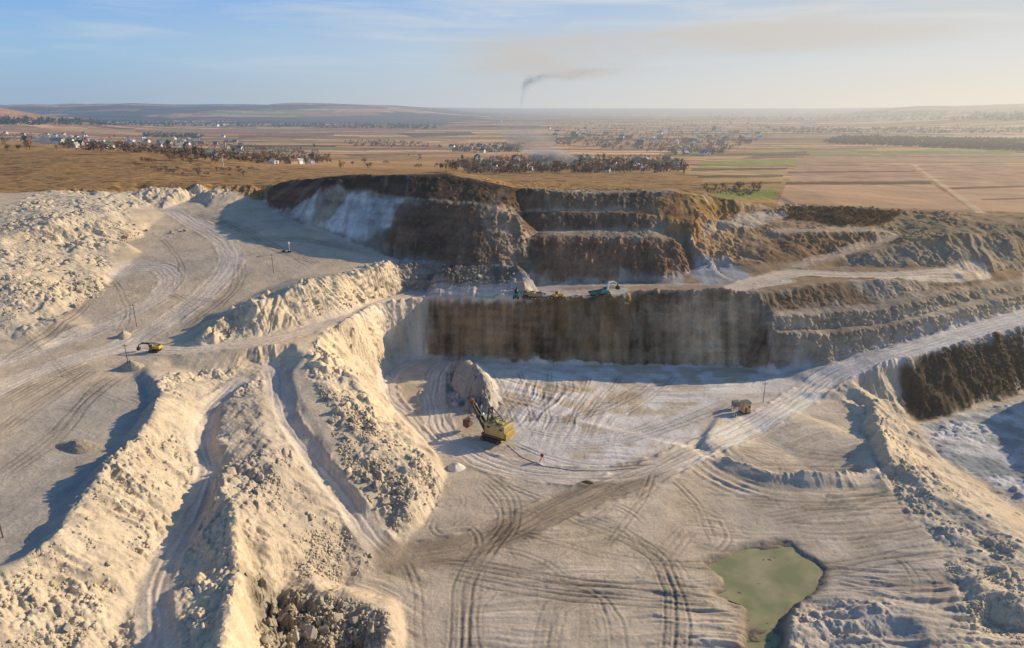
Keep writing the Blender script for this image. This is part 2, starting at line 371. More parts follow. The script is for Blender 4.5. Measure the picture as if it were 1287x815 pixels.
# machine bench, centre wall
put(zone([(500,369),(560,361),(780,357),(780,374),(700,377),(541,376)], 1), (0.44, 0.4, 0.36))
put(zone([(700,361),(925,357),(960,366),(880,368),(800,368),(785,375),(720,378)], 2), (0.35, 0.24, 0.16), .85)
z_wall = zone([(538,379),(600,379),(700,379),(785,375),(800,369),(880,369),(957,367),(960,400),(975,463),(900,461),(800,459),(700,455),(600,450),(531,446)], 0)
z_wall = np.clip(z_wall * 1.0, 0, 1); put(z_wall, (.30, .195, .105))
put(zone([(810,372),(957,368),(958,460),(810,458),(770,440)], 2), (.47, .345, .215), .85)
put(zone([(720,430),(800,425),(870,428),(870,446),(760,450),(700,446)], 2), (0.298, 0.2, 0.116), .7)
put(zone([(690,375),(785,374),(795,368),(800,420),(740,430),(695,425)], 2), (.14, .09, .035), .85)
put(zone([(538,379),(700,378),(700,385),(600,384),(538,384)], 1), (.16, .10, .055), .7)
# spoil terraces on the right
put(zone([(865,330),(900,262),(990,256),(1200,262),(1290,272),(1290,333),(1205,342),(960,366),(925,357),(860,357)], 2), (0.357, 0.239, 0.137))
put(zone([(862,245),(900,252),(940,258),(930,270),(895,280),(880,262)], 2), (0.264, 0.167, 0.058), .9)
put(zone([(885,300),(900,280),(930,268),(980,265),(985,272),(950,283),(915,290)], 2), (0.52, 0.45, 0.36), .75)
put(zone([(990,258),(1050,260),(1134,266),(1120,280),(1095,286),(985,276)], 2), (0.112, 0.067, 0.026), .95)
put(zone([(860,335),(900,320),(945,345),(950,355),(880,358)], 3), (0.4, 0.42, 0.43), .85)
put(zone([(955,300),(1085,291),(1100,305),(1030,326),(960,332)], 2), (0.232, 0.138, 0.072), .8)
put(zone([(1060,335),(1080,318),(1190,303),(1268,302),(1280,333)], 2), (0.341, 0.283, 0.208), .8)
put(zone([(1140,272),(1287,284),(1287,300),(1240,298),(1100,310)], 4), (0.264, 0.21, 0.124), .8)
put(z_tierc := zone([(962,366),(1100,352),(1287,336),(1287,384),(1130,427),(1040,456),(980,463),(960,400)], 1), (.44, .345, .235))
put(zone([(957,368),(1060,355),(1110,380),(1000,391),(962,392)], 2), (0.178, 0.109, 0.052), .85)
put(zone([(1210,345),(1287,336),(1287,350),(1200,361),(1140,372)], 2), (0.217, 0.133, 0.072), .8)
put(zone([(962,418),(1030,420),(1060,450),(980,463)], 2), (0.419, 0.341, 0.247), .8)
for P in ([(962,392),(1100,383),(1287,352),(1287,357),(1100,389),(958,398)], [(966,413),(1100,409),(1287,366),(1287,372),(1100,414),(966,419)]):
    put(zone(P, 1), (0.36, 0.3, 0.23), .7)
put(zone([(975,463),(1040,456),(1130,427),(1287,387),(1287,411),(1135,448),(1060,480),(1000,490)], 3), (0.56, 0.52, 0.47), .8)
put(zone([(556,452),(602,446),(612,500),(606,520),(585,516),(560,490)], 2), (.36, .34, .31), .85)  # grey clay on the spur heap's left flank, its shade painted in
put(zone([(497,372),(541,377),(533,452),(500,458),(480,430)], 3), (.50, .45, .37), .7)
z_scrub = zone([(1133,452),(1180,439),(1287,413),(1287,491),(1240,505),(1190,524),(1150,530),(1133,510)], 3); put(z_scrub * smooth(.2, .5, z_scrub * .6 + nz2 * .55), (.10, .068, .038))
put(zone([(1160,535),(1287,500),(1287,640),(1230,600),(1180,575)], 4), (.50, .52, .51), .9)  # blue shade of the lower pit painted in as blue-grey albedo
put(zone([(1160,535),(1287,500),(1287,640),(1230,600),(1180,575)], 4) * smooth(.46, .6, nz2), (.74, .72, .67), .8); put(zone([(1160,535),(1287,500),(1287,640),(1230,600),(1180,575)], 4) * smooth(.44, .34, nz2), (.27, .29, .28), .7)
z_tier = zone([(960,366),(1100,352),(1287,334),(1287,386),(1130,427),(1040,456),(975,463)], 3); WALLN = np.clip(z_face + z_wall + z_tier, 0, 1)
z_pond = zone([(886,708),(920,697),(940,688),(965,683),(993,682),(1000,698),(1022,702),(1037,717),(1027,740),(1005,757),(983,772),(972,790),(964,812),(960,832),(944,832),(950,806),(960,780),(935,760),(900,748),(912,728)], 1)

# roughness of the rubble (metres)
A = np.zeros_like(R)
def rough(P, a, soft=5):
    global A
    m = zone(P, soft); A = A * (1 - m) + a * m
rough([(203,470),(340,455),(330,500),(300,560),(300,640),(310,720),(310,815),(0,815),(0,725),(60,682),(130,588),(170,552),(200,520)], .75)
rough([(255,425),(262,405),(330,372),(400,350),(490,327),(502,345),(500,368),(450,385),(330,425)], 1.25)
rough([(0,262),(60,240),(300,233),(330,238),(250,250),(160,262),(160,285),(128,362),(90,392),(30,418),(0,432)], .7)
rough([(541,378),(480,384),(400,425),(385,450),(395,480),(440,560),(500,680),(545,640),(552,600),(500,525),(482,490),(500,452),(533,446)], 1.25)
rough([(300,475),(340,462),(348,520),(390,600),(490,700),(420,740),(330,815),(310,700),(290,600)], .95)
rough([(310,745),(400,742),(480,770),(505,815),(310,815)], 2.1)
put(zone([(318,735),(400,740),(480,768),(505,815),(315,815)], 2), (.30, .265, .21), .8)  # dark ground of the boulder heap, with its shade painted in
rough([(495,378),(541,377),(533,449),(500,455),(485,420)], 1.7, 3)
rough([(556,455),(600,448),(622,505),(600,522),(560,505)], 1.9)
rough([(1050,490),(1100,480),(1150,540),(1200,590),(1287,670),(1287,815),(1230,800),(1190,700),(1120,620),(1100,560)], .75)
rough([(1000,760),(1100,755),(1287,790),(1287,815),(985,815)], .7)
rough([(500,327),(555,333),(650,333),(650,355),(560,361),(505,367)], 1.1)
rough([(605,260),(650,268),(670,290),(672,355),(640,355),(610,300)], .8)
rough([(862,245),(900,252),(940,258),(1000,256),(1200,268),(1287,284),(1270,333),(1050,335),(1140,300),(960,332),(893,338),(868,296)], .65, 3)
rough([(962,368),(1060,355),(1287,338),(1287,384),(1130,427),(1040,456),(980,463)], .22, 2)
rough([(500,327),(340,244),(560,222),(850,242),(860,340),(655,360)], .4, 2)
rough([(1160,535),(1287,500),(1287,660),(1230,610),(1180,580)], .5, 4)
rough([(1133,452),(1287,413),(1287,491),(1150,530)], 1.1, 2)
z_pale = zone([(345,262),(372,240),(430,238),(530,252),(500,300),(440,303),(380,282)], 4); A *= 1 - .8 * z_pale
# flat where wheels go
roads = {}
def road(name, pts, w, sub=6):
    P = hitline(pts, sub); roads[name] = (P, w); return P
road('pit', [(498,700),(520,700),(580,690),(640,668),(700,640),(760,615),(830,590),(900,555),(960,528),(1010,498),(1050,470),(1100,453),(1150,438),(1210,420),(1287,399),(1340,386)], 5.4)
road('floorN', [(575,560),(600,578),(650,592),(720,600),(790,597),(850,578),(900,552)], 4.6)
road('loop', [(575,560),(550,535),(543,500),(548,468),(560,458)], 4.4)
road('loop2', [(565,572),(520,535),(490,505),(486,480),(500,462),(530,450)], 3.6)
road('narrow', [(341,458),(349,500),(366,540),(400,590),(441,640),(479,688),(503,702)], 3.2)
road('trench', [(303,478),(264,513),(254,560),(264,590),(242,645),(212,700),(183,760),(156,815),(130,870)], 3.0)
road('ramp', [(160,436),(200,440),(250,439),(310,432),(375,419),(430,400),(480,381),(520,371),(580,369),(650,371),(780,366)], 4.2)
road('bench', [(-60,520),(30,475),(100,450),(150,437),(210,405),(255,372),(285,340),(292,322),(280,300),(240,278),(215,262)], 5.2)
road('bench2', [(-60,470),(20,450),(90,425),(150,400),(195,378),(218,352),(205,336),(165,335),(150,345)], 4.6)
road('right', [(925,362),(960,352),(1000,343),(1050,345),(1120,347),(1205,343),(1230,340)], 5.5)
road('zig', [(1000,335),(1050,321),(1095,308),(1130,296),(1112,290),(1060,289),(975,290)], 1.9)
road('upper', [(940,362),(1000,352),(960,357)], 3)
rd = np.full(R.shape, 99.)
Wd = R.copy()
for nme, (P, w) in roads.items():
    d, s, al = seg_dist(BX, BY, P); rd = np.minimum(rd, d - w)
A *= smooth(-1.0, 2.5, rd)
road_m = blur(smooth(.8, -.8, rd), 1)
put(road_m * (1 - z_wall), (.74, .635, .51), .8)
for nm_ in ('zig',): d, s, al = seg_dist(BX, BY, roads[nm_][0]); put(smooth(4.5, 2, d), (.48, .35, .235), .8)
d, s, al = seg_dist(BX, BY, roads['pit'][0][:70]); put(smooth(8.5, 4, d) * smooth(62, 35, BX), (.35, .275, .19), .9)
d, s, al = seg_dist(BX, BY, roads['right'][0]); put(smooth(6, 4, d), (.74, .60, .43), .85)
d, s, al = seg_dist(BX, BY, roads['pit'][0]); put(smooth(6.5, 4.5, d) * smooth(40, 75, BX), (.82, .74, .63), .9)
for nm_ in ('floorN', 'loop', 'loop2'): d, s, al = seg_dist(BX, BY, roads[nm_][0]); put(smooth(4.5, 2.5, d), (.78, .67, .53), .8)
lum = C.mean(2)
# ------------------------------------------------------------------ the terrain sheet
QUICK = False
POND_Z = -.62
def yrows():
    y = 62.0; out = []
    while y < 70000:
        out.append(y)
        if y < 700: k = .0023 * (.3 if 268 < y < 330 else .5 if 330 <= y < 400 else 1) * (2 if QUICK else 1); y += k * y
        else: y += y * min(.03, .0035 * (1 + (y - 700) / 1500)) 
    return np.array(out)
YR = yrows(); NU = 750 if QUICK else 1500
U = np.linspace(-1, 1, NU); US = .66 * U + .34 * U ** 7
def half_w(y): return 1.16 * y + 85
MX = US[None, :] * half_w(YR)[:, None]; MY = np.repeat(YR[:, None], NU, 1)
NR = len(YR); near = YR < 559; nn = int(near.sum())
Z = base_z(MX, MY)
ns = slice(0, nn); X = MX[ns]; Y = MY[ns]; ZN = Z[ns].copy()
Am = samp(A, X, Y); Sl = samp(SLB, X, Y); Wx = samp(WX, X, Y); Wn = samp(WALLN, X, Y)
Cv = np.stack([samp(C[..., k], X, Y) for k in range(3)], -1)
fl = samp(blur(z_floor + z_rec, 1), X, Y).clip(0, 1); Rd = samp(rd, X, Y)
edgeN = smooth(559, 500, Y) * smooth(418, 380, np.abs(X))
# large lumps everywhere, more on slopes
big = fbm(X / 24, Y / 24, 4, 1) - .5
ZN += big * (.5 + 4.8 * smooth(.12, .6, Sl)) * (1 - fl * .8) * edgeN * smooth(-1, 4, Rd) * (1 - .6 * Wn)
# gullies running down the slopes
sg = np.where(Wx > .6, Y, X); 
g1 = ridged(sg / 5.5 + 1.2 * fbm(X / 11, Y / 11, 2, 7), ZN / 26, 3, 8) - .5
g2 = ridged(sg / 1.7, ZN / 12, 2, 9) - .5
st = smooth(.25, .8, Sl)
Tn = samp(z_tier, X, Y); Zw = samp(z_wall, X, Y)
ZN += (g1 * 3.0 + g2 * .8) * st * edgeN * (1 - .62 * Wn) * (1 - .85 * Tn) * (1 - .6 * samp(z_scrub, X, Y))
# rubble
c1, v1 = cellular(X / 2.6 + fbm(X / 3, Y / 3, 2, 3) * .7, Y / 2.6, 21); c2, v2 = cellular(X / 1.05, Y / 1.05, 31); c3, v3 = cellular(X / .62, Y / .62, 37)
patch = smooth(.38, .6, fbm(X / 13, Y / 13, 3, 77))
lump = smooth(.72, .30, c1) * v1 ** 1.6 * 1.5 + smooth(.7, .3, c2) * v2 * .55 + (1 - c3 * 1.2).clip(0, 1) * v3 * .42 - .5
ZN += Am * lump * (.08 + .92 * patch ** 1.7) * 1.15
ZN += Am * (fbm(X / 7, Y / 7, 5, 40, .6) - .5) * 3.0
# small texture of worked ground
flat = smooth(.45, .12, Sl) * (1 - np.clip(Am, 0, 1))
fine = fbm(X / 1.3, Y / 1.3, 3, 90) - .5
ZN += fine * .16 * edgeN
def scratches(th, lw, ln, seed, warp=1.0):
    c, s = math.cos(th), math.sin(th); u = X * c + Y * s; v = -X * s + Y * c
    w = fbm(u / 45, v / 45, 3, seed) * 16 * warp
    return fbm(u / ln, (v + w) / lw, 3, seed + 3, .6) - .5
Mf = samp(z_floor, X, Y) ; Mw = samp(z_white, X, Y)
sc1 = scratches(.05, 1.5, 34, 101); sc2 = scratches(1.25, 1.6, 22, 111); sc3 = scratches(-.6, 1.7, 26, 121); sc4 = scratches(.5, 2., 30, 131)
sel = fbm(X / 42, Y / 42, 2, 140); east = smooth(20, 70, X)
pm_ = smooth(.40, .62, fbm(X / 17, Y / 11, 3, 145)); scr = pm_ * sc1 * np.maximum(east, smooth(.5, .6, sel)) + sc3 * smooth(.48, .38, sel) * (1 - east) + sc2 * np.exp(-(((X - 12) / 26) ** 2 + ((Y - 240) / 26) ** 2)) * 1.8
flr = flat * edgeN * smooth(.5, 2, Rd + 1.2) * (Y < 430)
ZN += scr * .62 * flr * (Mf + .15 * (1 - Mf))
ZN += (sc4 * .16) * flat * edgeN
south = smooth(150, 125, Y) * smooth(0, 60, X); ZN += south * (sc1 * 1.6 + ridged(X / 14 + sc1, Y / 5, 3, 151) * 1.2 - .6) * Mf
grm = samp(z_grass, X, Y)
bump_col = 0
Cv = Cv * (1 + (scr * .55 * Mf * flr)[..., None])
# dozer cut marks that follow the curved edge of the recess
rec = hitline([(868,562),(915,593),(970,612),(1040,616),(1113,604)]); d, s, al = seg_dist(X[X > -1e9].reshape(X.shape), Y, rec)
ring = np.sin(s * 2.1 + fbm(X / 9, Y / 9, 2, 160) * 3) * smooth(15, 3, d) * smooth(.4, .6, fbm(al / 16, s / 3, 2, 165)); ZN += ring * .26 * flr * (.3 + pm_); Cv = Cv * (1 + ring * .07)[..., None]
# haul roads: ruts, soft shoulders
for nme, (P, w) in roads.items():
    x0, y0 = P.min(0) - w - 4; x1, y1 = P.max(0) + w + 4
    r0 = np.searchsorted(YR, y0); r1 = min(nn, np.searchsorted(YR, y1)); 
    if r1 <= r0: continue
    xs = X[r0:r1]; m = (xs > x0) & (xs < x1); rr, cc = np.where(m); rr = rr + r0
    if len(rr) == 0: continue
    x = X[rr, cc]; y = Y[rr, cc]; d, s, al = seg_dist(x, y, P)
    rut = 0
    lane = [-.52, .0, .48] if w > 4 else [0]
    for k, lc in enumerate(lane):
        for off in (-1.05, 1.05):
            c = lc * w + off + (fbm(al / 16, al * 0 + k * 3 + off * .3, 3, 200 + k) - .5) * 4.2
            rut = rut + np.exp(-((s - c) / .42) ** 2) - .45 * np.exp(-((s - c - .75) / .35) ** 2)
    tot = np.hypot(*np.diff(P, axis=0).T).sum(); m2 = smooth(w + .6, w - .8, d) * smooth(1, 9, al) * smooth(tot - 1, tot - 9, al)
    ZN[rr, cc] -= rut * (.04 if 'bench' in nme else .12) * m2
    ZN[rr, cc] += (.2 if 'bench' in nme else .5) * np.exp(-((d - w - .7) / .8) ** 2) * (fbm(al / 4, s / 3, 2, 210) - .3).clip(0, 1) * 2.2 * smooth(1, 9, al) * smooth(tot - 1, tot - 9, al)
    k = (1 + m2 * (.12 * (fbm(al / 30, s / .9, 3, 220) - .5) * 3 - .16 * np.clip(rut, 0, 1)))[:, None]
    Cv[rr, cc] *= k
# single vehicle tracks
tracks = []
def track(pts, n=1, depth=.2, dark=.22, sub=5): tracks.append((hitline(pts, sub), n, depth, dark))
track([(505,700),(530,760),(560,830)], 1, .12); track([(640,655),(600,700),(570,760),(560,830)], 2, .16)
track([(650,650),(615,690),(590,760),(600,830)], 1, .14); track([(560,712),(640,728),(730,742),(860,752),(905,758)], 3, .22, .3)
track([(540,706),(620,715),(700,730),(800,760),(880,790)], 1); track([(640,668),(720,690),(800,705),(900,712)], 1, .12)
track([(700,645),(780,670),(830,700),(842,740),(870,780)], 2); track([(820,590),(800,640),(760,690)], 1); track([(840,600),(880,640),(900,690)], 1)
track([(610,600),(640,625),(645,660),(620,690)], 2, .2); track([(600,612),(625,640),(628,670)], 1, .15); track([(690,630),(640,610),(600,590)], 1)
track([(900,725),(960,730),(1035,718),(1100,705),(1200,690)], 2); track([(1040,720),(1110,730),(1200,728)], 3, .3); track([(1040,735),(1120,748),(1190,740)], 2, .3)
track([(1060,690),(1120,680),(1190,660)], 2, .25); track([(960,655),(1050,640),(1150,640)], 2); track([(930,630),(1030,636),(1140,620)], 2, .2)
track([(640,556),(680,575),(750,588),(830,580)], 1, .3, .35); track([(655,540),(700,552),(780,545),(860,520)], 1); track([(640,500),(660,520),(700,530),(760,515),(820,480)], 2)
track([(700,560),(760,560),(850,535),(920,505)], 2); track([(620,470),(640,510),(650,540)], 1); track([(650,465),(662,500),(672,535)], 1); track([(690,465),(685,500),(690,530)], 1)
track([(740,470),(728,505),(715,540)], 1); track([(780,470),(760,500),(735,530)], 1); track([(850,470),(820,500),(780,525)], 1)
track([(0,600),(60,560),(110,500),(150,470)], 2, .15); track([(0,545),(60,500),(120,462)], 2, .15); track([(0,510),(50,480),(110,456)], 3, .2)
track([(130,350),(100,390),(60,420),(0,460)], 2, .2); track([(140,352),(165,390),(150,420)], 1, .15); track([(215,262),(300,285),(340,310),(400,335)], 2, .15)
track([(300,330),(300,360),(260,395),(215,425)], 2, .15); track([(300,300),(380,300),(450,315),(490,323)], 2, .12); track([(200,300),(230,330),(225,360)], 1, .15)
track([(1000,520),(1050,530),(1085,560)], 1); track([(930,540),(1000,570),(1090,575)], 2, .15); track([(920,560),(990,590),(1095,592)], 2, .2)
for k in range(56):
    x = rnd.uniform(560, 1180); y = rnd.uniform(600, 815); a = rnd.choice([0.05, -.1, .2, 1.1, 2.2]) + rnd.gauss(0, .25); l = rnd.uniform(30, 150); b = rnd.gauss(0, .9)
    track([(x + math.cos(a + b * t) * l * t, y + math.sin(a + b * t) * l * t * .6) for t in (0, .33, .66, 1)], rnd.choice([1, 1, 1, 2]), rnd.uniform(.05, .2), rnd.uniform(.05, .13))
for k in range(26):
    x = rnd.uniform(20, 300); y = rnd.uniform(290, 560) ; a = rnd.choice([-.5, -.4, .2]) + rnd.gauss(0, .3); l = rnd.uniform(40, 120)
    track([(x + math.cos(a) * l * t, y + math.sin(a) * l * t * .6 + 5 * t * t) for t in (0, .5, 1)], 1, .1, .12)
for (P, n, dep, dk) in tracks:
    x0, y0 = P.min(0) - 6; x1, y1 = P.max(0) + 6
    r0 = np.searchsorted(YR, y0); r1 = min(nn, np.searchsorted(YR, y1))
    if r1 <= r0: continue
    m = (X[r0:r1] > x0) & (X[r0:r1] < x1) & (Am[r0:r1] < .5); rr, cc = np.where(m); rr = rr + r0
    if len(rr) == 0: continue
    d, s, al = seg_dist(X[rr, cc], Y[rr, cc], P)
    tot = np.hypot(*np.diff(P, axis=0).T).sum(); fade = smooth(0, 6, al) * smooth(tot, tot - 6, al) * (.45 + .75 * vnoise(al / 7, al * 0 + n, 231))
    rut = 0
    for k in range(n):
        for off in (-1., 1.):
            c = (k - (n - 1) / 2) * 2.9 + off + (vnoise(al / 14, al * 0 + k * 7 + off, 240) - .5) * 1.6
            rut = rut + np.exp(-((s - c) / .36) ** 2) - .5 * np.exp(-((np.abs(s - c) - .7) / .28) ** 2)
    ZN[rr, cc] -= rut * dep * .40 * fade
    Cv[rr, cc] *= ((1 - np.clip(rut, 0, 1) * dk * 1.5 * fade) * (1 - .16 * fade * np.exp(-(s / (1.4 * n + .6)) ** 4) * (.4 + .6 * (n > 1))))[:, None]
# colour variation: streaks down the faces, mottling, pale dust
streak = fbm(sg / 3.2, ZN / 40, 4, 300) - .5; streak2 = fbm(sg / 14, ZN / 60, 3, 310) - .5
bl_ = fbm(sg / 5, ZN / 4, 5, 303, .65) - .5; strat = fbm(sg / 50, ZN / 1.7, 3, 307) - .5; bl2 = fbm(X / 22 + 9, ZN / 16, 3, 309) - .5
Cv *= (1 + (streak * (.5 + .9 * Zw) + streak2 * (.5 + .6 * Zw) + bl_ * 1.0 + strat * .55 + bl2 * .7) * np.clip(Wn, 0, 1) )[..., None]
patchw = smooth(.54, .72, fbm(sg / 5, ZN / 16, 5, 313, .62)) * np.clip(Wn, 0, 1) * .42; Cv = Cv * (1 - patchw[..., None]) + np.array((.34, .27, .19)) * patchw[..., None]
ZN += (fbm(sg / 2.4, ZN / 2.4, 4, 317) - .5) * 1.5 * smooth(.4, 1., Sl) * np.clip(Wn, 0, 1) * (1 - .8 * Tn)
mot = fbm(X / 5, Y / 5, 4, 320) - .5; mot2 = fbm(X / 40, Y / 40, 3, 330) - .5
Cv *= (1 + mot * .42 + mot2 * .38)[..., None]
Cv[..., 0] *= 1 + mot2 * .10; Cv[..., 2] *= 1 - mot2 * .22
gm = fbm(X / 3, Y / 1.5, 4, 340) - .5; Cv *= (1 + gm * 1.1 * grm)[..., None]
dk2 = smooth(.62, .75, fbm(X / 9, Y / 4, 4, 350)) * grm; Cv = Cv * (1 - (dk2 * .6)[..., None])
pdm = samp(z_pond, X, Y); ZN = ZN * (1 - pdm) + (samp(R, X, Y).clip(-3, 0) * .35 - .80 + fine * .4 + (fbm(X / 6, Y / 2.5, 4, 171) - .5) * 1.75) * pdm; Cv = Cv * (1 - .45 * pdm[..., None]); wet = smooth(3.5, .4, ZN - POND_Z) * smooth(.02, .3, samp(blur(z_pond, 10), X, Y)); Cv = Cv * (1 - .3 * wet[..., None])
Z[ns] = ZN
# overhanging blocks and tooth marks: steep ground is pushed along its own slope direction
gl = np.hypot(gxB, gyB) + 1e-3; ox = samp(-gxB / gl, X, Y); oy = samp(-gyB / gl, X, Y); ct, vt = cellular(sg / 2.1 + ZN * .05, ZN / 1.5 + sg * .03, 361); ct2, vt2 = cellular(sg / .95, ZN / .8, 367)
push = (fbm(sg / 4, ZN / 4, 4, 351, .6) - .5) * 3.4 + smooth(.7, .25, ct) * vt * 1.1 + smooth(.7, .3, ct2) * vt2 * .4 + (ridged(sg / 1.5, ZN / 14, 2, 371) - .5) * .9
push *= (.5 + .5 * np.clip(Wn, 0, 1)) * (1 - .75 * samp(z_pale, X, Y)); push *= smooth(.45, 1.0, samp(blur(SLOPE, 2), X, Y)) * edgeN * (.7 + .3 * np.clip(Am, 0, 1)) * np.maximum(smooth(-.5, 1.5, Rd), smooth(.9, 1.6, samp(blur(SLOPE, 2), X, Y)))
MX0 = MX.copy(); MY0 = MY.copy(); MX[ns] += ox * push; MY[ns] += oy * push
def terrain_z(x, y):
    """height of the finished sheet"""
    x = np.atleast_1d(np.asarray(x, float)); y = np.atleast_1d(np.asarray(y, float))
    r = np.interp(y, YR, np.arange(NR)).clip(0, NR - 1.001); i = r.astype(int); fr = r - i
    def row(i):
        u = np.interp(x / half_w(YR[i]), US, np.arange(NU)); u = u.clip(0, NU - 1.001); j = u.astype(int); f = u - j
        return Z[i, j] * (1 - f) + Z[i, j + 1] * f
    return row(i) * (1 - fr) + row(i + 1) * fr
# far land colours 
FX = MX[nn:]; FY = MY[nn:]
fields = [(.46,.23,.10), (.36,.17,.08), (.54,.32,.15), (.24,.115,.065), (.42,.26,.11), (.18,.20,.05), (.10,.06,.045), (.58,.38,.21), (.31,.155,.09)]
fc = np.array(fields)
def field_colour(x, y):
    yy = y + 18 * np.sin(x / 420.) + .06 * x
    s = np.log(y / 500.) * 26; band = np.floor(s + 2.5 * vnoise(x / 900., y / 2000., 401) + .0012 * x)
    ln = (150 + 500 * _h(band, band * 0, 402)) * (y / 900.) ** .8
    cellx = np.floor((x - .35 * y) / ln + 9 * _h(band, band * 0 + 3, 403))
    sub = np.floor((s * 3.1) % 3)
    h = _h(cellx + sub * (_h(cellx, band, 406) > .5) * 31, band, 404); c = fc[(h * 8.99).astype(int)]
    return c, s, (x - .35 * y) / ln
fcol, fs, fxx = field_colour(FX, FY)
m3 = fbm(FX / 60, FY / 60, 4, 410)
edge_l = smooth(.07, .0, np.abs((fs * 1.0) - np.round(fs))) * (fbm(FX / 120, FY / 300, 2, 415) > .47)
fcol = fcol * (1 - .45 * edge_l[..., None])
wild = smooth(1500, 800, FY) * smooth(260, 60, FX); fcol = fcol * (1 - wild[..., None]) + np.array((.37, .22, .09)) * wild[..., None]
vill = np.exp(-(((FX + 480) / 420) ** 2 + ((FY - 1020) / 170) ** 2)) * .8 + np.exp(-(((FX - 130) / 190) ** 2 + ((FY - 980) / 120) ** 2)) * .8
vill = np.clip(vill, 0, .8); fcol = fcol * (1 - vill[..., None]) + np.array((.22, .14, .075)) * vill[..., None]
rdg = smooth(80, 200, FX - .18 * FY) * smooth(560, 640, FY) * smooth(1100, 900, FY)
fcol = fcol * (1 - .55 * rdg[..., None]) + np.array((.46, .30, .17)) * .55 * rdg[..., None]
ln1 = smooth(.12, .0, np.abs(((FY + .04 * FX) / 74.) % 1 - .5)) * rdg * smooth(700, 760, FY + .3 * FX) * (vnoise(FX / 160, FY / 74, 430) > .35)
fcol = fcol * (1 - .6 * ln1[..., None])
hillm = smooth(2600, 4200, FY) * smooth(.15, -.05, FX / FY); wood = smooth(.46, .56, fbm(FX / 900, FY / 500, 4, 420)) * hillm
fcol = fcol * (1 - .9 * wood[..., None]) + np.array((.045, .045, .05)) * .9 * wood[..., None]
oh = np.exp(-((FX / FY + .78) / .12) ** 2) * smooth(2600, 3200, FY) * smooth(4600, 4300, FY); fcol = fcol * (1 - oh[..., None]) + np.array((.46, .25, .13)) * oh[..., None]
fcol *= (.95 + .75 * m3)[..., None]
fcol *= (.8 + .4 * fbm(FX / 9, FY / 9, 2, 440))[..., None]
tw = smooth(559, 690, FY)[..., None]
gcol = np.array((.37, .22, .085)) * (1 + 1.1 * (fbm(FX / 3, FY / 1.5, 4, 340) - .5))[..., None] * (1 - .55 * smooth(.55, .68, fbm(FX / 14, FY / 6, 4, 352)))[..., None]
fcol = fcol * tw + gcol * (1 - tw)
Call = np.concatenate([Cv, fcol], 0)
def paint(pts, col, a=1.):
    q = []
    for p0, p1 in zip(pts, pts[1:] + pts[:1]):
        for k in range(4): q.append((p0[0] + (p1[0] - p0[0]) * k / 4, p0[1] + (p1[1] - p0[1]) * k / 4))
    q = np.array(q, float); x, y = hit(q[:, 0], q[:, 1]); r0 = np.searchsorted(YR, y.min()); r1 = np.searchsorted(YR, y.max()) + 1
    Xs = MX0[r0:r1]; Ys = MY0[r0:r1]; ins = np.zeros(Xs.shape, bool)
    for k in range(len(x)):
        a0, b0, a1, b1 = x[k], y[k], x[(k + 1) % len(x)], y[(k + 1) % len(x)]
        if b0 != b1: ins ^= ((b0 > Ys) != (b1 > Ys)) & (Xs < (a1 - a0) * (Ys - b0) / (b1 - b0) + a0)
    m = (ins * a)[..., None]; tex = (.8 + .4 * fbm(Xs / 25, Ys / 12, 4, 480))[..., None]
    Call[r0:r1] = Call[r0:r1] * (1 - m) + np.array(col) * tex * m
paint([(858,262),(870,243),(900,236),(990,226),(985,250),(978,258),(900,248)], (.40, .27, .10), .6)
paint([(976,259),(988,232),(1172,232),(1222,264),(1130,262)], (.52, .33, .19)); paint([(992,228),(1000,209),(1146,208),(1166,228)], (.47, .30, .18))
paint([(1190,238),(1287,234),(1400,232),(1400,272),(1287,268),(1232,264)], (.54, .35, .20)); paint([(1150,210),(1400,205),(1400,230),(1187,236)], (.50, .32, .19))
paint([(988,229),(1168,228),(1172,232),(987,232.4)], (.10, .07, .05), .8); paint([(990,216),(1150,214.5),(1151,216),(990,218)], (.13, .09, .06), .7); paint([(1187,236.2),(1400,231),(1400,232.6),(1192,238.5)], (.13, .085, .05), .8)
paint([(1143,206),(1149,206),(1196,238),(1240,268),(1228,268),(1188,238)], (.62, .45, .28), .8); paint([(1232,250),(1400,246),(1400,247.6),(1235,252)], (.16, .10, .06), .7)
paint([(895,243),(975,238),(973,249),(905,251)], (.24, .30, .06), .85); paint([(880,203),(1005,200),(1003,208),(878,210)], (.27, .33, .08), .75); paint([(1018,192),(1078,190),(1080,194),(1018,196)], (.27, .33, .09), .7)
paint([(870,212),(990,211),(988,213.5),(868,215)], (.10, .085, .06), .8); paint([(878,221),(985,220),(984,222.5),(876,224)], (.11, .08, .05), .8); paint([(880,231),(982,229),(982,231),(880,233.5)], (.12, .08, .045), .8)
paint([(860,216),(988,215),(986,219),(862,220)], (.45, .36, .15), .7); paint([(885,225),(985,223.5),(984,228),(880,229)], (.47, .33, .15), .7); paint([(1160,188),(1400,186),(1400,190),(1160,191)], (.26, .28, .10), .6)
paint([(960,193),(1015,190),(1010,199),(930,200)], (.16, .10, .08), .7); paint([(1000,196),(1400,193),(1400,202),(1000,205)], (.42, .28, .18), .6)
paint([(500,168),(590,166),(600,170),(520,173)], (.11, .07, .07), .8); paint([(440,176),(560,174),(560,177),(450,180)], (.45, .29, .15), .7); paint([(430,194),(600,190),(600,193),(440,197)], (.16, .10, .07), .6)
paint([(430,160),(640,160),(640,164),(430,165)], (.36, .19, .13), .7); paint([(180,163),(430,161),(430,166),(180,169)], (.34, .20, .12), .7); paint([(0,160),(170,163),(170,167),(0,166)], (.45, .28, .14), .7)
paint([(300,170),(420,168),(420,171),(300,174)], (.20, .11, .09), .7); paint([(760,170),(960,168),(960,171),(760,174)], (.40, .31, .16), .5)
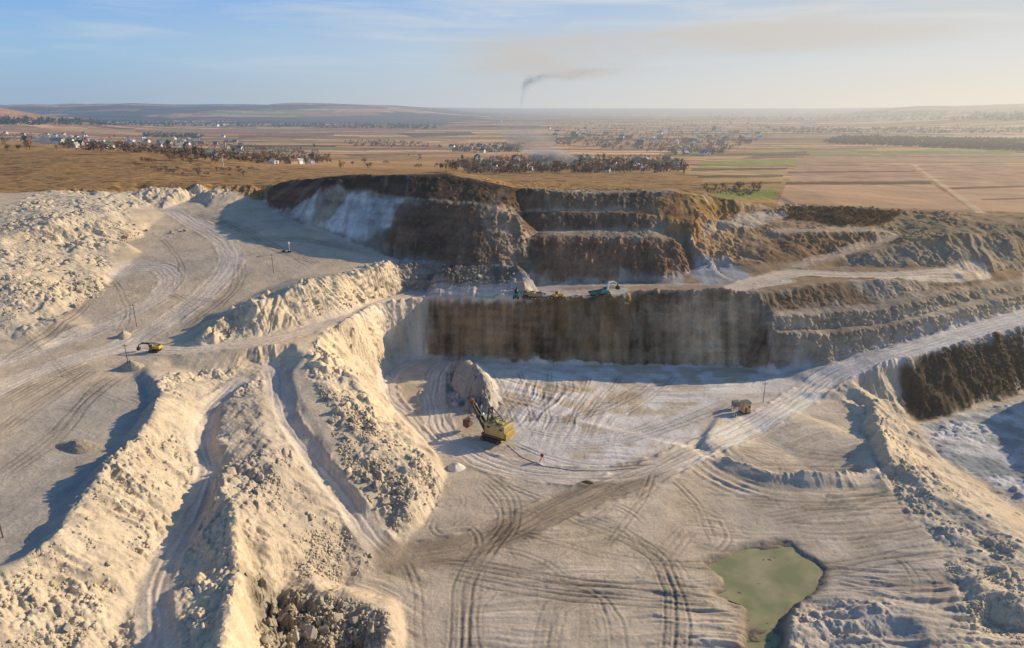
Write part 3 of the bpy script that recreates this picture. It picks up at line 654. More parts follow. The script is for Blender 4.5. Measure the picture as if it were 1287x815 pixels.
Call = Call.clip(.008, .85)

# ---- split the sheet into named surfaces sharing one set of normals
print('terrain arrays', NR, NU, round(time.time() - T0, 1))
idx = np.arange(NR * NU).reshape(NR, NU)
quads = np.stack([idx[:-1, :-1], idx[:-1, 1:], idx[1:, 1:], idx[1:, :-1]], -1).reshape(-1, 4)
P3 = np.stack([MX, MY, Z], -1).reshape(-1, 3)
dxr = np.gradient(P3.reshape(NR, NU, 3), axis=1); dyr = np.gradient(P3.reshape(NR, NU, 3), axis=0)
NRM = np.cross(dxr, dyr).reshape(-1, 3); NRM /= np.linalg.norm(NRM, axis=1)[:, None]
qx = (MX0[:-1, :-1] + MX0[1:, 1:]) / 2; qy = (MY0[:-1, :-1] + MY0[1:, 1:]) / 2
cls = np.full(qx.shape, 6)                                   # 0 floor 1 road 2 rock face 3 rubble 4 grass 5 farmland 6 bench
inn = qy < 559
fq = samp(z_floor, qx, qy); aq = samp(A, qx, qy); sq = samp(SLB, qx, qy); rq = samp(rd, qx, qy); gq = samp(z_grass, qx, qy); bq = samp(z_scrub, qx, qy)
cls[inn & (fq > .4)] = 0; cls[inn & (sq > .42)] = 2; cls[inn & (aq > .55)] = 3; cls[inn & (bq > .5)] = 7
cls[inn & (rq < 0)] = 1; cls[inn & (gq > .5)] = 4; cls[~inn & (qy < 900) & (qx < .15 * qy)] = 4; cls[~inn & ~((qy < 900) & (qx < .15 * qy))] = 5; cls[~inn & (qy > 5200)] = 8
names = ['quarry_floor', 'haul_road', 'excavated_face', 'rubble_slope', 'grassland', 'farmland', 'quarry_bench', 'brush_slope', 'distant_hills']
# ------------------------------------------------------------------ materials
def N(nt, t, loc=None, **kw):
    n = nt.nodes.new(t)
    for k, v in kw.items(): setattr(n, k, v)
    return n
HAZE = True
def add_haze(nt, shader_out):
    """aerial haze painted into the material as emission: thicker with distance from the origin below the camera, warmer towards the sun"""
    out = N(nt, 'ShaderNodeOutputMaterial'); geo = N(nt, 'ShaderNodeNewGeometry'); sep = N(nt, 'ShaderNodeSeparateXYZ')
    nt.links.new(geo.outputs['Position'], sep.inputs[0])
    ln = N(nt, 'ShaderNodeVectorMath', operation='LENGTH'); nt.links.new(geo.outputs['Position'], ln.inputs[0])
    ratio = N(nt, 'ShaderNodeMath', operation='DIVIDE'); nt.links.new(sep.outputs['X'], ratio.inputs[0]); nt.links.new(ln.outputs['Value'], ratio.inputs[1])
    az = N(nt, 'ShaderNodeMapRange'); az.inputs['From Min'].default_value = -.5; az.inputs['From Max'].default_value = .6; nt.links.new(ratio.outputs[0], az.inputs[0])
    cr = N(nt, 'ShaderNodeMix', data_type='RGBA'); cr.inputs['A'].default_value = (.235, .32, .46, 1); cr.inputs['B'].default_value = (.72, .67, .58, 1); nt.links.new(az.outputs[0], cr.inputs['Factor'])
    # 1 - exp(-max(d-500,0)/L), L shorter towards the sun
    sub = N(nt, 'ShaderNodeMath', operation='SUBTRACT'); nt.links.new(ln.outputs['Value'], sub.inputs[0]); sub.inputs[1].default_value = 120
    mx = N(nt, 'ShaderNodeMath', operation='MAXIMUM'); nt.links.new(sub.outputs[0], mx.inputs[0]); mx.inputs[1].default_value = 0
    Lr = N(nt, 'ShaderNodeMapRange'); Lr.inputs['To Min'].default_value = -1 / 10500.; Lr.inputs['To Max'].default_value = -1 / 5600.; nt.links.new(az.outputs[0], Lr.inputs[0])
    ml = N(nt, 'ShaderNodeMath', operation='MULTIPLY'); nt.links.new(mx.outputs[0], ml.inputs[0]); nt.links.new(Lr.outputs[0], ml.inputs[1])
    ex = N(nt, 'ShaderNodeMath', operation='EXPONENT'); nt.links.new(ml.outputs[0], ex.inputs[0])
    em = N(nt, 'ShaderNodeEmission'); nt.links.new(cr.outputs['Result'], em.inputs['Color'])  # haze painted as a glow mixed over the surface, no volume
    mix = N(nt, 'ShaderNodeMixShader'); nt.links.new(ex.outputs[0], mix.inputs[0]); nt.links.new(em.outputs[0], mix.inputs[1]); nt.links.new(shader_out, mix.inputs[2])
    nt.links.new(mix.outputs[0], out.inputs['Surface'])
def mat_terrain(name, far=False):
    m = bpy.data.materials.new(name); m.use_nodes = True; nt = m.node_tree; nt.nodes.clear()
    at = N(nt, 'ShaderNodeAttribute', attribute_name='albedo'); b = N(nt, 'ShaderNodeBsdfPrincipled'); b.inputs['Roughness'].default_value = .95; b.inputs['Specular IOR Level'].default_value = .1
    tc = N(nt, 'ShaderNodeNewGeometry')
    if not far:
        n1 = N(nt, 'ShaderNodeTexNoise'); n1.inputs['Scale'].default_value = 1.3; n1.inputs['Detail'].default_value = 6; n1.inputs['Roughness'].default_value = .75; nt.links.new(tc.outputs['Position'], n1.inputs['Vector'])
        n2 = N(nt, 'ShaderNodeTexNoise'); n2.inputs['Scale'].default_value = .35; n2.inputs['Detail'].default_value = 4; nt.links.new(tc.outputs['Position'], n2.inputs['Vector'])
        mr = N(nt, 'ShaderNodeMapRange'); mr.inputs['From Min'].default_value = .3; mr.inputs['From Max'].default_value = .7; mr.inputs['To Min'].default_value = .8; mr.inputs['To Max'].default_value = 1.16; nt.links.new(n1.outputs[0], mr.inputs[0])
        mu = N(nt, 'ShaderNodeVectorMath', operation='SCALE'); nt.links.new(at.outputs['Color'], mu.inputs[0]); nt.links.new(mr.outputs[0], mu.inputs['Scale'])
        nt.links.new(mu.outputs[0], b.inputs['Base Color'])
        bp = N(nt, 'ShaderNodeBump'); bp.inputs['Strength'].default_value = .8; bp.inputs['Distance'].default_value = .26; nt.links.new(n1.outputs[0], bp.inputs['Height']); nt.links.new(bp.outputs[0], b.inputs['Normal'])
    else:
        n1 = N(nt, 'ShaderNodeTexNoise'); n1.inputs['Scale'].default_value = .05; n1.inputs['Detail'].default_value = 6; nt.links.new(tc.outputs['Position'], n1.inputs['Vector'])
        mr = N(nt, 'ShaderNodeMapRange'); mr.inputs['From Min'].default_value = .3; mr.inputs['From Max'].default_value = .7; mr.inputs['To Min'].default_value = .75; mr.inputs['To Max'].default_value = 1.25; nt.links.new(n1.outputs[0], mr.inputs[0])
        mu = N(nt, 'ShaderNodeVectorMath', operation='SCALE'); nt.links.new(at.outputs['Color'], mu.inputs[0]); nt.links.new(mr.outputs[0], mu.inputs['Scale'])
        nt.links.new(mu.outputs[0], b.inputs['Base Color'])
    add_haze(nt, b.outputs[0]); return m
_mc = {}
def mat(name, col, rough=.8, metal=0., var=.35, scale=1.5, bump=0., haze=True, col2=None):
    if name in _mc: return _mc[name]
    m = bpy.data.materials.new(name); m.use_nodes = True; nt = m.node_tree; nt.nodes.clear(); b = N(nt, 'ShaderNodeBsdfPrincipled')
    b.inputs['Roughness'].default_value = rough; b.inputs['Metallic'].default_value = metal
    tc = N(nt, 'ShaderNodeTexCoord'); oi = N(nt, 'ShaderNodeObjectInfo')
    n1 = N(nt, 'ShaderNodeTexNoise'); n1.inputs['Scale'].default_value = scale; n1.inputs['Detail'].default_value = 5; nt.links.new(tc.outputs['Object'], n1.inputs['Vector'])
    mr = N(nt, 'ShaderNodeMapRange'); mr.inputs['From Min'].default_value = .35; mr.inputs['From Max'].default_value = .68; nt.links.new(n1.outputs[0], mr.inputs[0])
    mx = N(nt, 'ShaderNodeMix', data_type='RGBA'); c2 = col2 or tuple(c * (1 - var) for c in col)
    mx.inputs['A'].default_value = (*col, 1); mx.inputs['B'].default_value = (*c2, 1); nt.links.new(mr.outputs[0], mx.inputs['Factor'])
    r2 = N(nt, 'ShaderNodeMapRange'); r2.inputs['To Min'].default_value = .8; r2.inputs['To Max'].default_value = 1.2; nt.links.new(oi.outputs['Random'], r2.inputs[0])
    mu = N(nt, 'ShaderNodeVectorMath', operation='SCALE'); nt.links.new(mx.outputs['Result'], mu.inputs[0]); nt.links.new(r2.outputs[0], mu.inputs['Scale']); nt.links.new(mu.outputs[0], b.inputs['Base Color'])
    if bump:
        bp = N(nt, 'ShaderNodeBump'); bp.inputs['Strength'].default_value = .8; bp.inputs['Distance'].default_value = bump; nt.links.new(n1.outputs[0], bp.inputs['Height']); nt.links.new(bp.outputs[0], b.inputs['Normal'])
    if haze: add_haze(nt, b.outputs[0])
    else: o = N(nt, 'ShaderNodeOutputMaterial'); nt.links.new(b.outputs[0], o.inputs[0])
    _mc[name] = m; return m
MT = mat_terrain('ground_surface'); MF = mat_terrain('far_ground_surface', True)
cf = cls.reshape(-1)
for k, nme in enumerate(names):
    q = quads[cf == k]
    if len(q) == 0: continue
    used, inv = np.unique(q, return_inverse=True); nv = len(used); nq = len(q)
    me = bpy.data.meshes.new(nme); me.vertices.add(nv); me.vertices.foreach_set('co', P3[used].astype(np.float32).ravel())
    me.loops.add(nq * 4); me.loops.foreach_set('vertex_index', inv.astype(np.int32).ravel())
    me.polygons.add(nq); me.polygons.foreach_set('loop_start', np.arange(0, nq * 4, 4, dtype=np.int32))
    me.update(calc_edges=True)
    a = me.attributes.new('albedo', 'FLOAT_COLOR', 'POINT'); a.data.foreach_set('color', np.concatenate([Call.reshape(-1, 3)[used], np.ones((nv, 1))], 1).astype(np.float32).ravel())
    me.polygons.foreach_set('use_smooth', np.ones(nq, bool))
    me.normals_split_custom_set_from_vertices(NRM[used].astype(np.float32))
    me.materials.append(MF if k in (5, 8) else MT)
    o = bpy.data.objects.new(nme, me); COL.objects.link(o); o['kind'] = 'structure'
del quads
print('terrain built', round(time.time() - T0, 1))

# ------------------------------------------------------------------ camera, sun, sky
cam = bpy.data.cameras.new('camera'); co = bpy.data.objects.new('camera', cam); COL.objects.link(co); scene.camera = co
co.location = (0, 0, H); co.rotation_euler = (math.radians(90) - PITCH, 0, 0)
cam.sensor_width = 36; cam.lens = 36 * F / 1287.; cam.clip_end = 200000; cam.clip_start = 1
SUN_EL, SUN_AZ = math.radians(21.5), math.radians(23)        # azimuth measured from +x towards +y
sd = Vector((math.cos(SUN_AZ) * math.cos(SUN_EL), math.sin(SUN_AZ) * math.cos(SUN_EL), math.sin(SUN_EL)))
sl = bpy.data.lights.new('sun', 'SUN'); so = bpy.data.objects.new('sun', sl); COL.objects.link(so)
so.rotation_euler = sd.to_track_quat('Z', 'Y').to_euler(); sl.energy = 5.0; sl.angle = math.radians(.5); sl.color = (1, .79, .53)
w = bpy.data.worlds.new('World'); scene.world = w; w.use_nodes = True; nt = w.node_tree; nt.nodes.clear()
sky = N(nt, 'ShaderNodeTexSky', sky_type='NISHITA'); sky.sun_disc = False; sky.sun_elevation = SUN_EL; sky.sun_rotation = math.radians(90) - SUN_AZ
sky.altitude = 200; sky.air_density = 1.1; sky.dust_density = 1.6; sky.ozone_density = 1.5
tc = N(nt, 'ShaderNodeTexCoord'); sep = N(nt, 'ShaderNodeSeparateXYZ'); nt.links.new(tc.outputs['Generated'], sep.inputs[0])
def mrange(src, a, b, c=0., d=1., kind='SMOOTHSTEP'):
    n = N(nt, 'ShaderNodeMapRange'); n.interpolation_type = kind; nt.links.new(src, n.inputs[0])
    for i, v in zip(('From Min', 'From Max', 'To Min', 'To Max'), (a, b, c, d)): n.inputs[i].default_value = v
    return n.outputs[0]
def mixc(f, a, b):
    n = N(nt, 'ShaderNodeMix', data_type='RGBA')
    if isinstance(f, float): n.inputs['Factor'].default_value = f
    else: nt.links.new(f, n.inputs['Factor'])
    for s, v in (('A', a), ('B', b)):
        if isinstance(v, tuple): n.inputs[s].default_value = (*v, 1)
        else: nt.links.new(v, n.inputs[s])
    return n.outputs['Result']
def math_(op, a, b):
    n = N(nt, 'ShaderNodeMath', operation=op)
    for i, v in enumerate((a, b)):
        if isinstance(v, (int, float)): n.inputs[i].default_value = v
        else: nt.links.new(v, n.inputs[i])
    return n.outputs[0]
S10 = 10.0                                                  # colours below are divided by the background strength
def c(r, g, b): return (r * S10, g * S10, b * S10)
az = mrange(sep.outputs['X'], -.55, .62, kind='LINEAR'); el = sep.outputs['Z']
hor = mixc(az, c(.34, .45, .58), c(.88, .80, .68)); mid = mixc(az, c(.33, .52, .72), c(.76, .75, .72)); top = mixc(az, c(.11, .35, .86), c(.42, .58, .74))
grad = mixc(mrange(el, .0, .075), hor, mid); grad = mixc(mrange(el, .05, .20), grad, top)
# thin streaked cloud
mp = N(nt, 'ShaderNodeMapping'); mp.inputs['Scale'].default_value = (2.4, 2.4, 26); mp.inputs['Rotation'].default_value = (0, math.radians(-4), 0); nt.links.new(tc.outputs['Generated'], mp.inputs[0])
cn = N(nt, 'ShaderNodeTexNoise'); cn.inputs['Scale'].default_value = 1.6; cn.inputs['Detail'].default_value = 6; cn.inputs['Roughness'].default_value = .55; cn.inputs['Distortion'].default_value = .5; nt.links.new(mp.outputs[0], cn.inputs['Vector'])
cl = mrange(cn.outputs[0], .42, .72, 0, .62)
grad = mixc(math_('MULTIPLY', cl, mrange(el, .02, .09)), grad, mixc(az, c(.52, .62, .72), c(.84, .80, .74)))
# brown smoke haze drifting right of the column
mp2 = N(nt, 'ShaderNodeMapping'); mp2.inputs['Scale'].default_value = (3, 3, 22); mp2.inputs['Rotation'].default_value = (0, math.radians(7), 0); nt.links.new(tc.outputs['Generated'], mp2.inputs[0])
c2 = N(nt, 'ShaderNodeTexNoise'); c2.inputs['Scale'].default_value = 1.1; c2.inputs['Detail'].default_value = 4; nt.links.new(mp2.outputs[0], c2.inputs['Vector'])
band = math_('MULTIPLY', mrange(math_('SUBTRACT', el, math_('MULTIPLY', sep.outputs['X'], .10)), .012, .045), mrange(math_('SUBTRACT', el, math_('MULTIPLY', sep.outputs['X'], .10)), .12, .07))
sm = math_('MULTIPLY', math_('MULTIPLY', band, mrange(c2.outputs[0], .36, .6, .2, 1.)), mrange(sep.outputs['X'], -.14, .02))
grad = mixc(math_('MULTIPLY', sm, .9), grad, mixc(az, c(.46, .47, .49), c(.70, .65, .59)))
low = mrange(el, .30, .13)
tint = N(nt, 'ShaderNodeVectorMath', operation='MULTIPLY'); nt.links.new(sky.outputs[0], tint.inputs[0]); tint.inputs[1].default_value = (.66, .95, 1.34)
final = mixc(low, tint.outputs[0], grad)
final = mixc(mrange(el, -.02, -.06), final, c(.25, .22, .18))
bgn = N(nt, 'ShaderNodeBackground'); bgn.inputs['Strength'].default_value = 1 / S10; nt.links.new(final, bgn.inputs['Color'])
wo = N(nt, 'ShaderNodeOutputWorld'); nt.links.new(bgn.outputs[0], wo.inputs[0])
scene.view_settings.view_transform = 'Standard'; scene.view_settings.look = 'None'; scene.view_settings.exposure = 0; scene.view_settings.gamma = 1
scene.render.engine = 'CYCLES'; scene.cycles.use_denoising = True; scene.cycles.max_bounces = 5; scene.cycles.diffuse_bounces = 1; scene.cycles.denoising_prefilter = 'ACCURATE'; scene.cycles.volume_bounces = 0
scene.cycles.transparent_max_bounces = 12
# ------------------------------------------------------------------ building blocks for objects
class MB:
    def __init__(s): s.v = []; s.f = []
    def add(s, v, f):
        n = len(s.v); s.v += [tuple(p) for p in v]; s.f += [tuple(i + n for i in q) for q in f]; return s
    def box(s, c, d, rz=0, ry=0, taper=1.0, ty=None):
        ty = taper if ty is None else ty; M = Matrix.Translation(c) @ Matrix.Rotation(rz, 4, 'Z') @ Matrix.Rotation(ry, 4, 'Y'); v = []
        for z in (-1, 1):
            k = 1 if z < 0 else taper; k2 = 1 if z < 0 else ty
            for x, y in ((-1, -1), (1, -1), (1, 1), (-1, 1)): v.append(M @ Vector((x * d[0] / 2 * k, y * d[1] / 2 * k2, z * d[2] / 2)))
        return s.add(v, [(3, 2, 1, 0), (4, 5, 6, 7), (0, 1, 5, 4), (1, 2, 6, 5), (2, 3, 7, 6), (3, 0, 4, 7)])
    def bar(s, a, b, w, h=None, w2=None, h2=None):
        h = h or w; w2 = w2 or w; h2 = h2 or h; a = Vector(a); b = Vector(b); d = (b - a).normalized(); u = Vector((0, 0, 1)) if abs(d.z) < .95 else Vector((0, 1, 0))
        sx = d.cross(u).normalized(); up = sx.cross(d); v = []
        for p, ww, hh in ((a, w, h), (b, w2, h2)):
            for i, j in ((-1, -1), (1, -1), (1, 1), (-1, 1)): v.append(p + sx * i * ww / 2 + up * j * hh / 2)
        return s.add(v, [(3, 2, 1, 0), (4, 5, 6, 7), (0, 1, 5, 4), (1, 2, 6, 5), (2, 3, 7, 6), (3, 0, 4, 7)])
    def cyl(s, a, b, r, r2=None, n=10):
        r2 = r if r2 is None else r2; a = Vector(a); b = Vector(b); d = (b - a).normalized(); u = Vector((0, 0, 1)) if abs(d.z) < .95 else Vector((1, 0, 0))
        sx = d.cross(u).normalized(); sy = sx.cross(d); v = []
        for p, q in ((a, r), (b, r2)):
            for k in range(n): t = 2 * math.pi * k / n; v.append(p + sx * math.cos(t) * q + sy * math.sin(t) * q)
        return s.add(v, [tuple(range(n))[::-1], tuple(range(n, 2 * n))] + [(k, (k + 1) % n, n + (k + 1) % n, n + k) for k in range(n)])
    def prism(s, prof, y0, y1):
        n = len(prof); v = [(x, y0, z) for x, z in prof] + [(x, y1, z) for x, z in prof]
        return s.add(v, [tuple(range(n)), tuple(range(n, 2 * n))[::-1]] + [((k + 1) % n, k, n + k, n + (k + 1) % n) for k in range(n)])
    def build(s, name, m, parent=None, bevel=0., smooth_=False):
        me = bpy.data.meshes.new(name); me.from_pydata(s.v, [], s.f)
        bm = bmesh.new(); bm.from_mesh(me); bmesh.ops.recalc_face_normals(bm, faces=bm.faces)
        if bevel: bmesh.ops.bevel(bm, geom=[e for e in bm.edges if e.calc_face_angle(0) > .5], offset=bevel, segments=1, affect='EDGES', clamp_overlap=True)
        bm.to_mesh(me); bm.free(); me.materials.append(m)
        if smooth_: me.polygons.foreach_set('use_smooth', [True] * len(me.polygons))
        o = bpy.data.objects.new(name, me); COL.objects.link(o); o.parent = parent; return o
def each(ms, name, m, parent, bevel=0.):
    for k in ms: k.build(name, m, parent, bevel)
def tag(o, label, cat, group=None, kind=None):
    o['label'] = label
    if cat: o['category'] = cat
    if group: o['group'] = group
    if kind: o['kind'] = kind
    return o
def empty(name, loc, rz=0, s=1): 
    o = bpy.data.objects.new(name, None); COL.objects.link(o); o.location = loc; o.rotation_euler = (0, 0, rz); o.scale = (s, s, s); o.empty_display_size = .5; return o
def copy_tree(o, parent=None):
    c = o.copy(); COL.objects.link(c); c.parent = parent
    for ch in [k for k in bpy.data.objects if k.parent == o]: copy_tree(ch, c)
    return c
def gp(px, py, dz=0.):
    x, y = hit(px, py, lambda a, b: terrain_z(a.ravel(), b.ravel()).reshape(a.shape)); x = float(np.ravel(x)[0]); y = float(np.ravel(y)[0]); return Vector((x, y, float(terrain_z(x, y)[0]) + dz))
R_ = math.radians
yel = mat('yellow_paint', (.62, .40, .055), .5, var=.4, scale=.9, col2=(.42, .27, .07)); dyel = mat('faded_yellow_paint', (.66, .54, .24), .65, var=.3, scale=.8, col2=(.42, .32, .13))
dark = mat('dark_steel', (.035, .033, .03), .6, .3); steel = mat('worn_steel', (.24, .22, .20), .5, .5); rub = mat('rubber', (.025, .025, .025), .9); glass = mat('dark_glass', (.03, .045, .055), .15, haze=True, var=.1)
teal = mat('teal_paint', (.02, .22, .25), .5); whitep = mat('white_paint', (.72, .70, .66), .5, var=.15); redp = mat('red_paint', (.42, .05, .03), .5); rust = mat('rusty_steel', (.26, .12, .06), .9, var=.5, scale=2.)
beige = mat('dusty_beige_paint', (.42, .31, .16), .7, var=.4); wood = mat('weathered_wood', (.16, .11, .07), .9, scale=3); plast = mat('dusty_grey_paint', (.35, .34, .31), .8, var=.3)

# ---- big rope shovel on the pit floor
def rope_shovel(loc, rz):
    t = empty('rope_shovel', loc, rz)
    tag(t, 'large yellow rope shovel with dark boom frame parked on the pit floor beside the spur', 'mining shovel')
    for sy in (-1, 1):
        m = MB(); prof = [(-4.1, .75), (-3.7, .15), (3.7, .15), (4.1, .75), (3.7, 1.45), (-3.7, 1.45)]; m.prism(prof, sy * 2.6 - .65, sy * 2.6 + .65); c_ = m.build('crawler_track', dark, t, .06)
        q = MB(); [q.box((x, sy * 2.6, 1.5), (.34, 1.42, .12)) for x in np.arange(-3.6, 3.7, .55)]; [q.cyl((x, sy * 2.6 - .7, .75), (x, sy * 2.6 + .7, .75), .5, n=12) for x in (-3.3, 3.3)]; q.build('track_shoe', steel, c_)
    m = MB(); m.box((0, 0, 1.35), (5, 4.4, .9)); m.cyl((0, 0, 1.8), (0, 0, 2.3), 2.2, n=20); m.build('undercarriage', dark, t, .05)
    m = MB(); m.box((-1.3, 0, 2.55), (9.8, 6.4, .45)); m.build('deck', rust, t, .04)
    m = MB(); m.box((-1.7, 0, 4.95), (8.2, 5.9, 4.3)); hs = m.build('machinery_house', dyel, t, .22)
    q = MB(); [q.box((x, sy * 2.97, 4.9), (.08, .07, 4.0)) for x in np.arange(-5.4, 2.3, .96) for sy in (-1, 1)]; [q.box((-5.82, y, 4.9), (.07, .08, 4.)) for y in (-2, -1, 0, 1, 2)]; q.build('panel_rib', yel, hs)
    q = MB(); q.box((-1.2, -2.99, 4.2), (.9, .06, 2.0)); q.build('side_door', rust, hs); each([MB().box((x, sy * 2.99, 5.9), (1.1, .05, .7)) for x in (-4.4, .6) for sy in (-1, 1)], 'louvre', dark, hs)
    each([MB().box((-3.4, .9, 7.4), (2.1, 1.6, .65)), MB().box((-3.2, -1.5, 7.35), (1.4, 1.1, .5)), MB().box((-.6, 0, 7.45), (1.7, 2.6, .75)), MB().cyl((.9, -1.6, 7.1), (.9, -1.6, 8.1), .35, n=12)], 'roof_vent', dyel, hs, .05)
    q = MB()
    for sy in (-1, 1):
        q.bar((-5.7, sy * 2.85, 8.1), (2.3, sy * 2.85, 8.1), .07); [q.bar((x, sy * 2.85, 7.1), (x, sy * 2.85, 8.1), .06) for x in np.arange(-5.7, 2.4, 1.6)]
    q.bar((-5.7, -2.85, 8.1), (-5.7, 2.85, 8.1), .07); q.build('roof_rail', steel, hs)
    m = MB(); m.box((-6.1, 0, 3.6), (.7, 5.6, 2.3)); m.build('counterweight', yel, t, .12)
    m = MB(); m.box((3.0, -2.4, 4.6), (1.9, 1.7, 2.3)); cb = m.build('operator_cab', dyel, t, .08); each([MB().box((3.97, -2.4, 4.9), (.05, 1.4, 1.2)), MB().box((3.1, -3.27, 4.9), (1.3, .05, 1.1))], 'cab_window', glass, cb)
    m = MB()
    for sy in (-1, 1):
        m.bar((2.6, sy * 1.9, 3), (1.6, sy * 1.0, 11.4), .42); m.bar((-2.6, sy * 1.9, 7), (1.6, sy * 1.0, 11.4), .3); m.bar((2.2, sy * 1.5, 7), (-1.2, sy * 1.5, 8.6), .2)
    m.bar((1.6, -1.4, 11.4), (1.6, 1.4, 11.4), .5); m.bar((2.1, -1.5, 7.4), (2.1, 1.5, 7.4), .25); m.bar((2.1, -1.5, 7.4), (1.8, 1.1, 10.4), .15); m.build('gantry_frame', dark, t)
    bt = (9.6, 0, 12.2)
    m = MB(); 
    for sy in (-1, 1): m.bar((3.2, sy * 1.2, 2.9), (6.3, sy * .8, 7.4), .5, .9, .45, 1.3); m.bar((6.3, sy * .8, 7.4), (bt[0], sy * .45, bt[2]), .45, 1.3, .3, .6)
    for k in range(6): z = k / 5; m.bar((3.6 + 5.6 * z, -1.1 + .6 * z, 3.5 + 8.1 * z), (3.6 + 5.6 * z, 1.1 - .6 * z, 3.5 + 8.1 * z), .22)
    bm_ = m.build('boom', dark, t); q = MB(); q.cyl((bt[0], -.55, bt[2]), (bt[0], .55, bt[2]), .95, n=18); q.build('boom_sheave', rust, bm_)
    m = MB(); m.bar((4.6, 0, 8.6), (10.8, 0, 4.2), .5, .75); st = m.build('dipper_stick', whitep, t); q = MB(); q.cyl((6.5, -1, 7.3), (6.5, 1, 7.3), .8, n=14); q.build('crowd_pinion', dark, st)
    m = MB(); m.prism([(10.5, 4.9), (10.3, 2.6), (11.2, 1.6), (13.0, 2.0), (12.9, 4.5)], -1.3, 1.3); bk = m.build('dipper_bucket', rust, t, .1); each([MB().bar((12.9, y, 4.3), (13.7, y, 4.7), .25, .2, .1, .08) for y in (-1.05, -.35, .35, 1.05)], 'bucket_tooth', steel, bk)
    for sy in (-.3, .3):
        m = MB(); m.bar((1.6, sy * 2.5, 11.4), (bt[0], sy, bt[2] + .8), .09); m.build('boom_cable', dark, t); m = MB(); m.bar((bt[0] + .9, sy, bt[2]), (11.6, sy, 4.8), .08); m.build('hoist_cable', dark, t)
    each([MB().bar((-3.6, -3.4, .4), (-2.2, -3.3, 2.7), .9, .1), MB().bar((2.1, -3.5, 7.2), (2.5, -3.2, 2.6), .5, .08)], 'ladder', steel, t)
p = gp(622, 552); rope_shovel(p + Vector((0, 0, -.1)), R_(147))

# ---- hydraulic excavator, dump truck, loader
def excavator(loc, rz, paint, arm, label, group=None, s=1.0, a1=(4.4, 4.6), a2=(7.4, 3.6), bk=(7.6, 1.2)):
    t = empty('hydraulic_excavator', loc, rz, s); tag(t, label, 'excavator', group)
    for sy in (-1, 1):
        m = MB(); m.prism([(-2.3, .5), (-2, .05), (2, .05), (2.3, .5), (2, 1), (-2, 1)], sy * 1.3 - .32, sy * 1.3 + .32); c_ = m.build('crawler_track', dark, t, .04)
        each([MB().cyl((x, sy * 1.3 - .35, .5), (x, sy * 1.3 + .35, .5), .3, n=10) for x in (-1.9, -.6, .6, 1.9)], 'roller', steel, c_)
    m = MB(); m.cyl((0, 0, .7), (0, 0, 1.25), 1., n=16); m.box((-.5, 0, 1.4), (4.6, 2.8, .35)); m.build('turntable', dark, t)
    m = MB(); m.box((-1.5, 0, 2.15), (2.8, 2.7, 1.3)); m.box((.6, -.95, 1.95), (1.6, .8, .9)); b = m.build('engine_body', paint, t, .1); q = MB(); q.cyl((-1.2, .6, 2.8), (-1.2, .6, 3.4), .1); q.box((-1.8, -.4, 2.86), (1.2, 1.2, .15)); q.build('exhaust', dark, b)
    m = MB(); m.box((.75, .92, 2.55), (1.6, .95, 1.9)); cb = m.build('cab', paint, t, .06); each([MB().box((1.57, .92, 2.75), (.05, .8, 1.3)), MB().box((.8, 1.42, 2.8), (1.2, .04, 1.0)), MB().box((.8, .42, 2.8), (1.2, .04, 1.0))], 'cab_window', glass, cb)
    m = MB(); m.bar((.9, -.1, 1.9), (a1[0] * .55, -.1, a1[1]), .45, .75); m.bar((a1[0] * .55, -.1, a1[1]), (a1[0] + .8, -.1, a1[1] - .2), .42, .7, .36, .45); m.build('boom', arm, t)
    m = MB(); m.bar((a1[0] + .2, -.1, a1[1] + .3), (a2[0], -.1, a2[1]), .32, .55, .28, .35); m.build('dipper_arm', arm, t)
    m = MB(); m.cyl((1.2, -.1, 1.7), (a1[0] * .6, -.1, a1[1] - .7), .14); m.build('hydraulic_ram', steel, t)
    m = MB(); m.prism([(bk[0] - .5, bk[1] + 1.2), (bk[0] - .9, bk[1] + .3), (bk[0] - .3, bk[1] - .2), (bk[0] + .6, bk[1]), (bk[0] + .4, bk[1] + 1.3)], -.8, .6); m.bar((a2[0], -.1, a2[1]), (bk[0], -.1, bk[1] + 1), .3); m.build('bucket', dark, t)
    return t
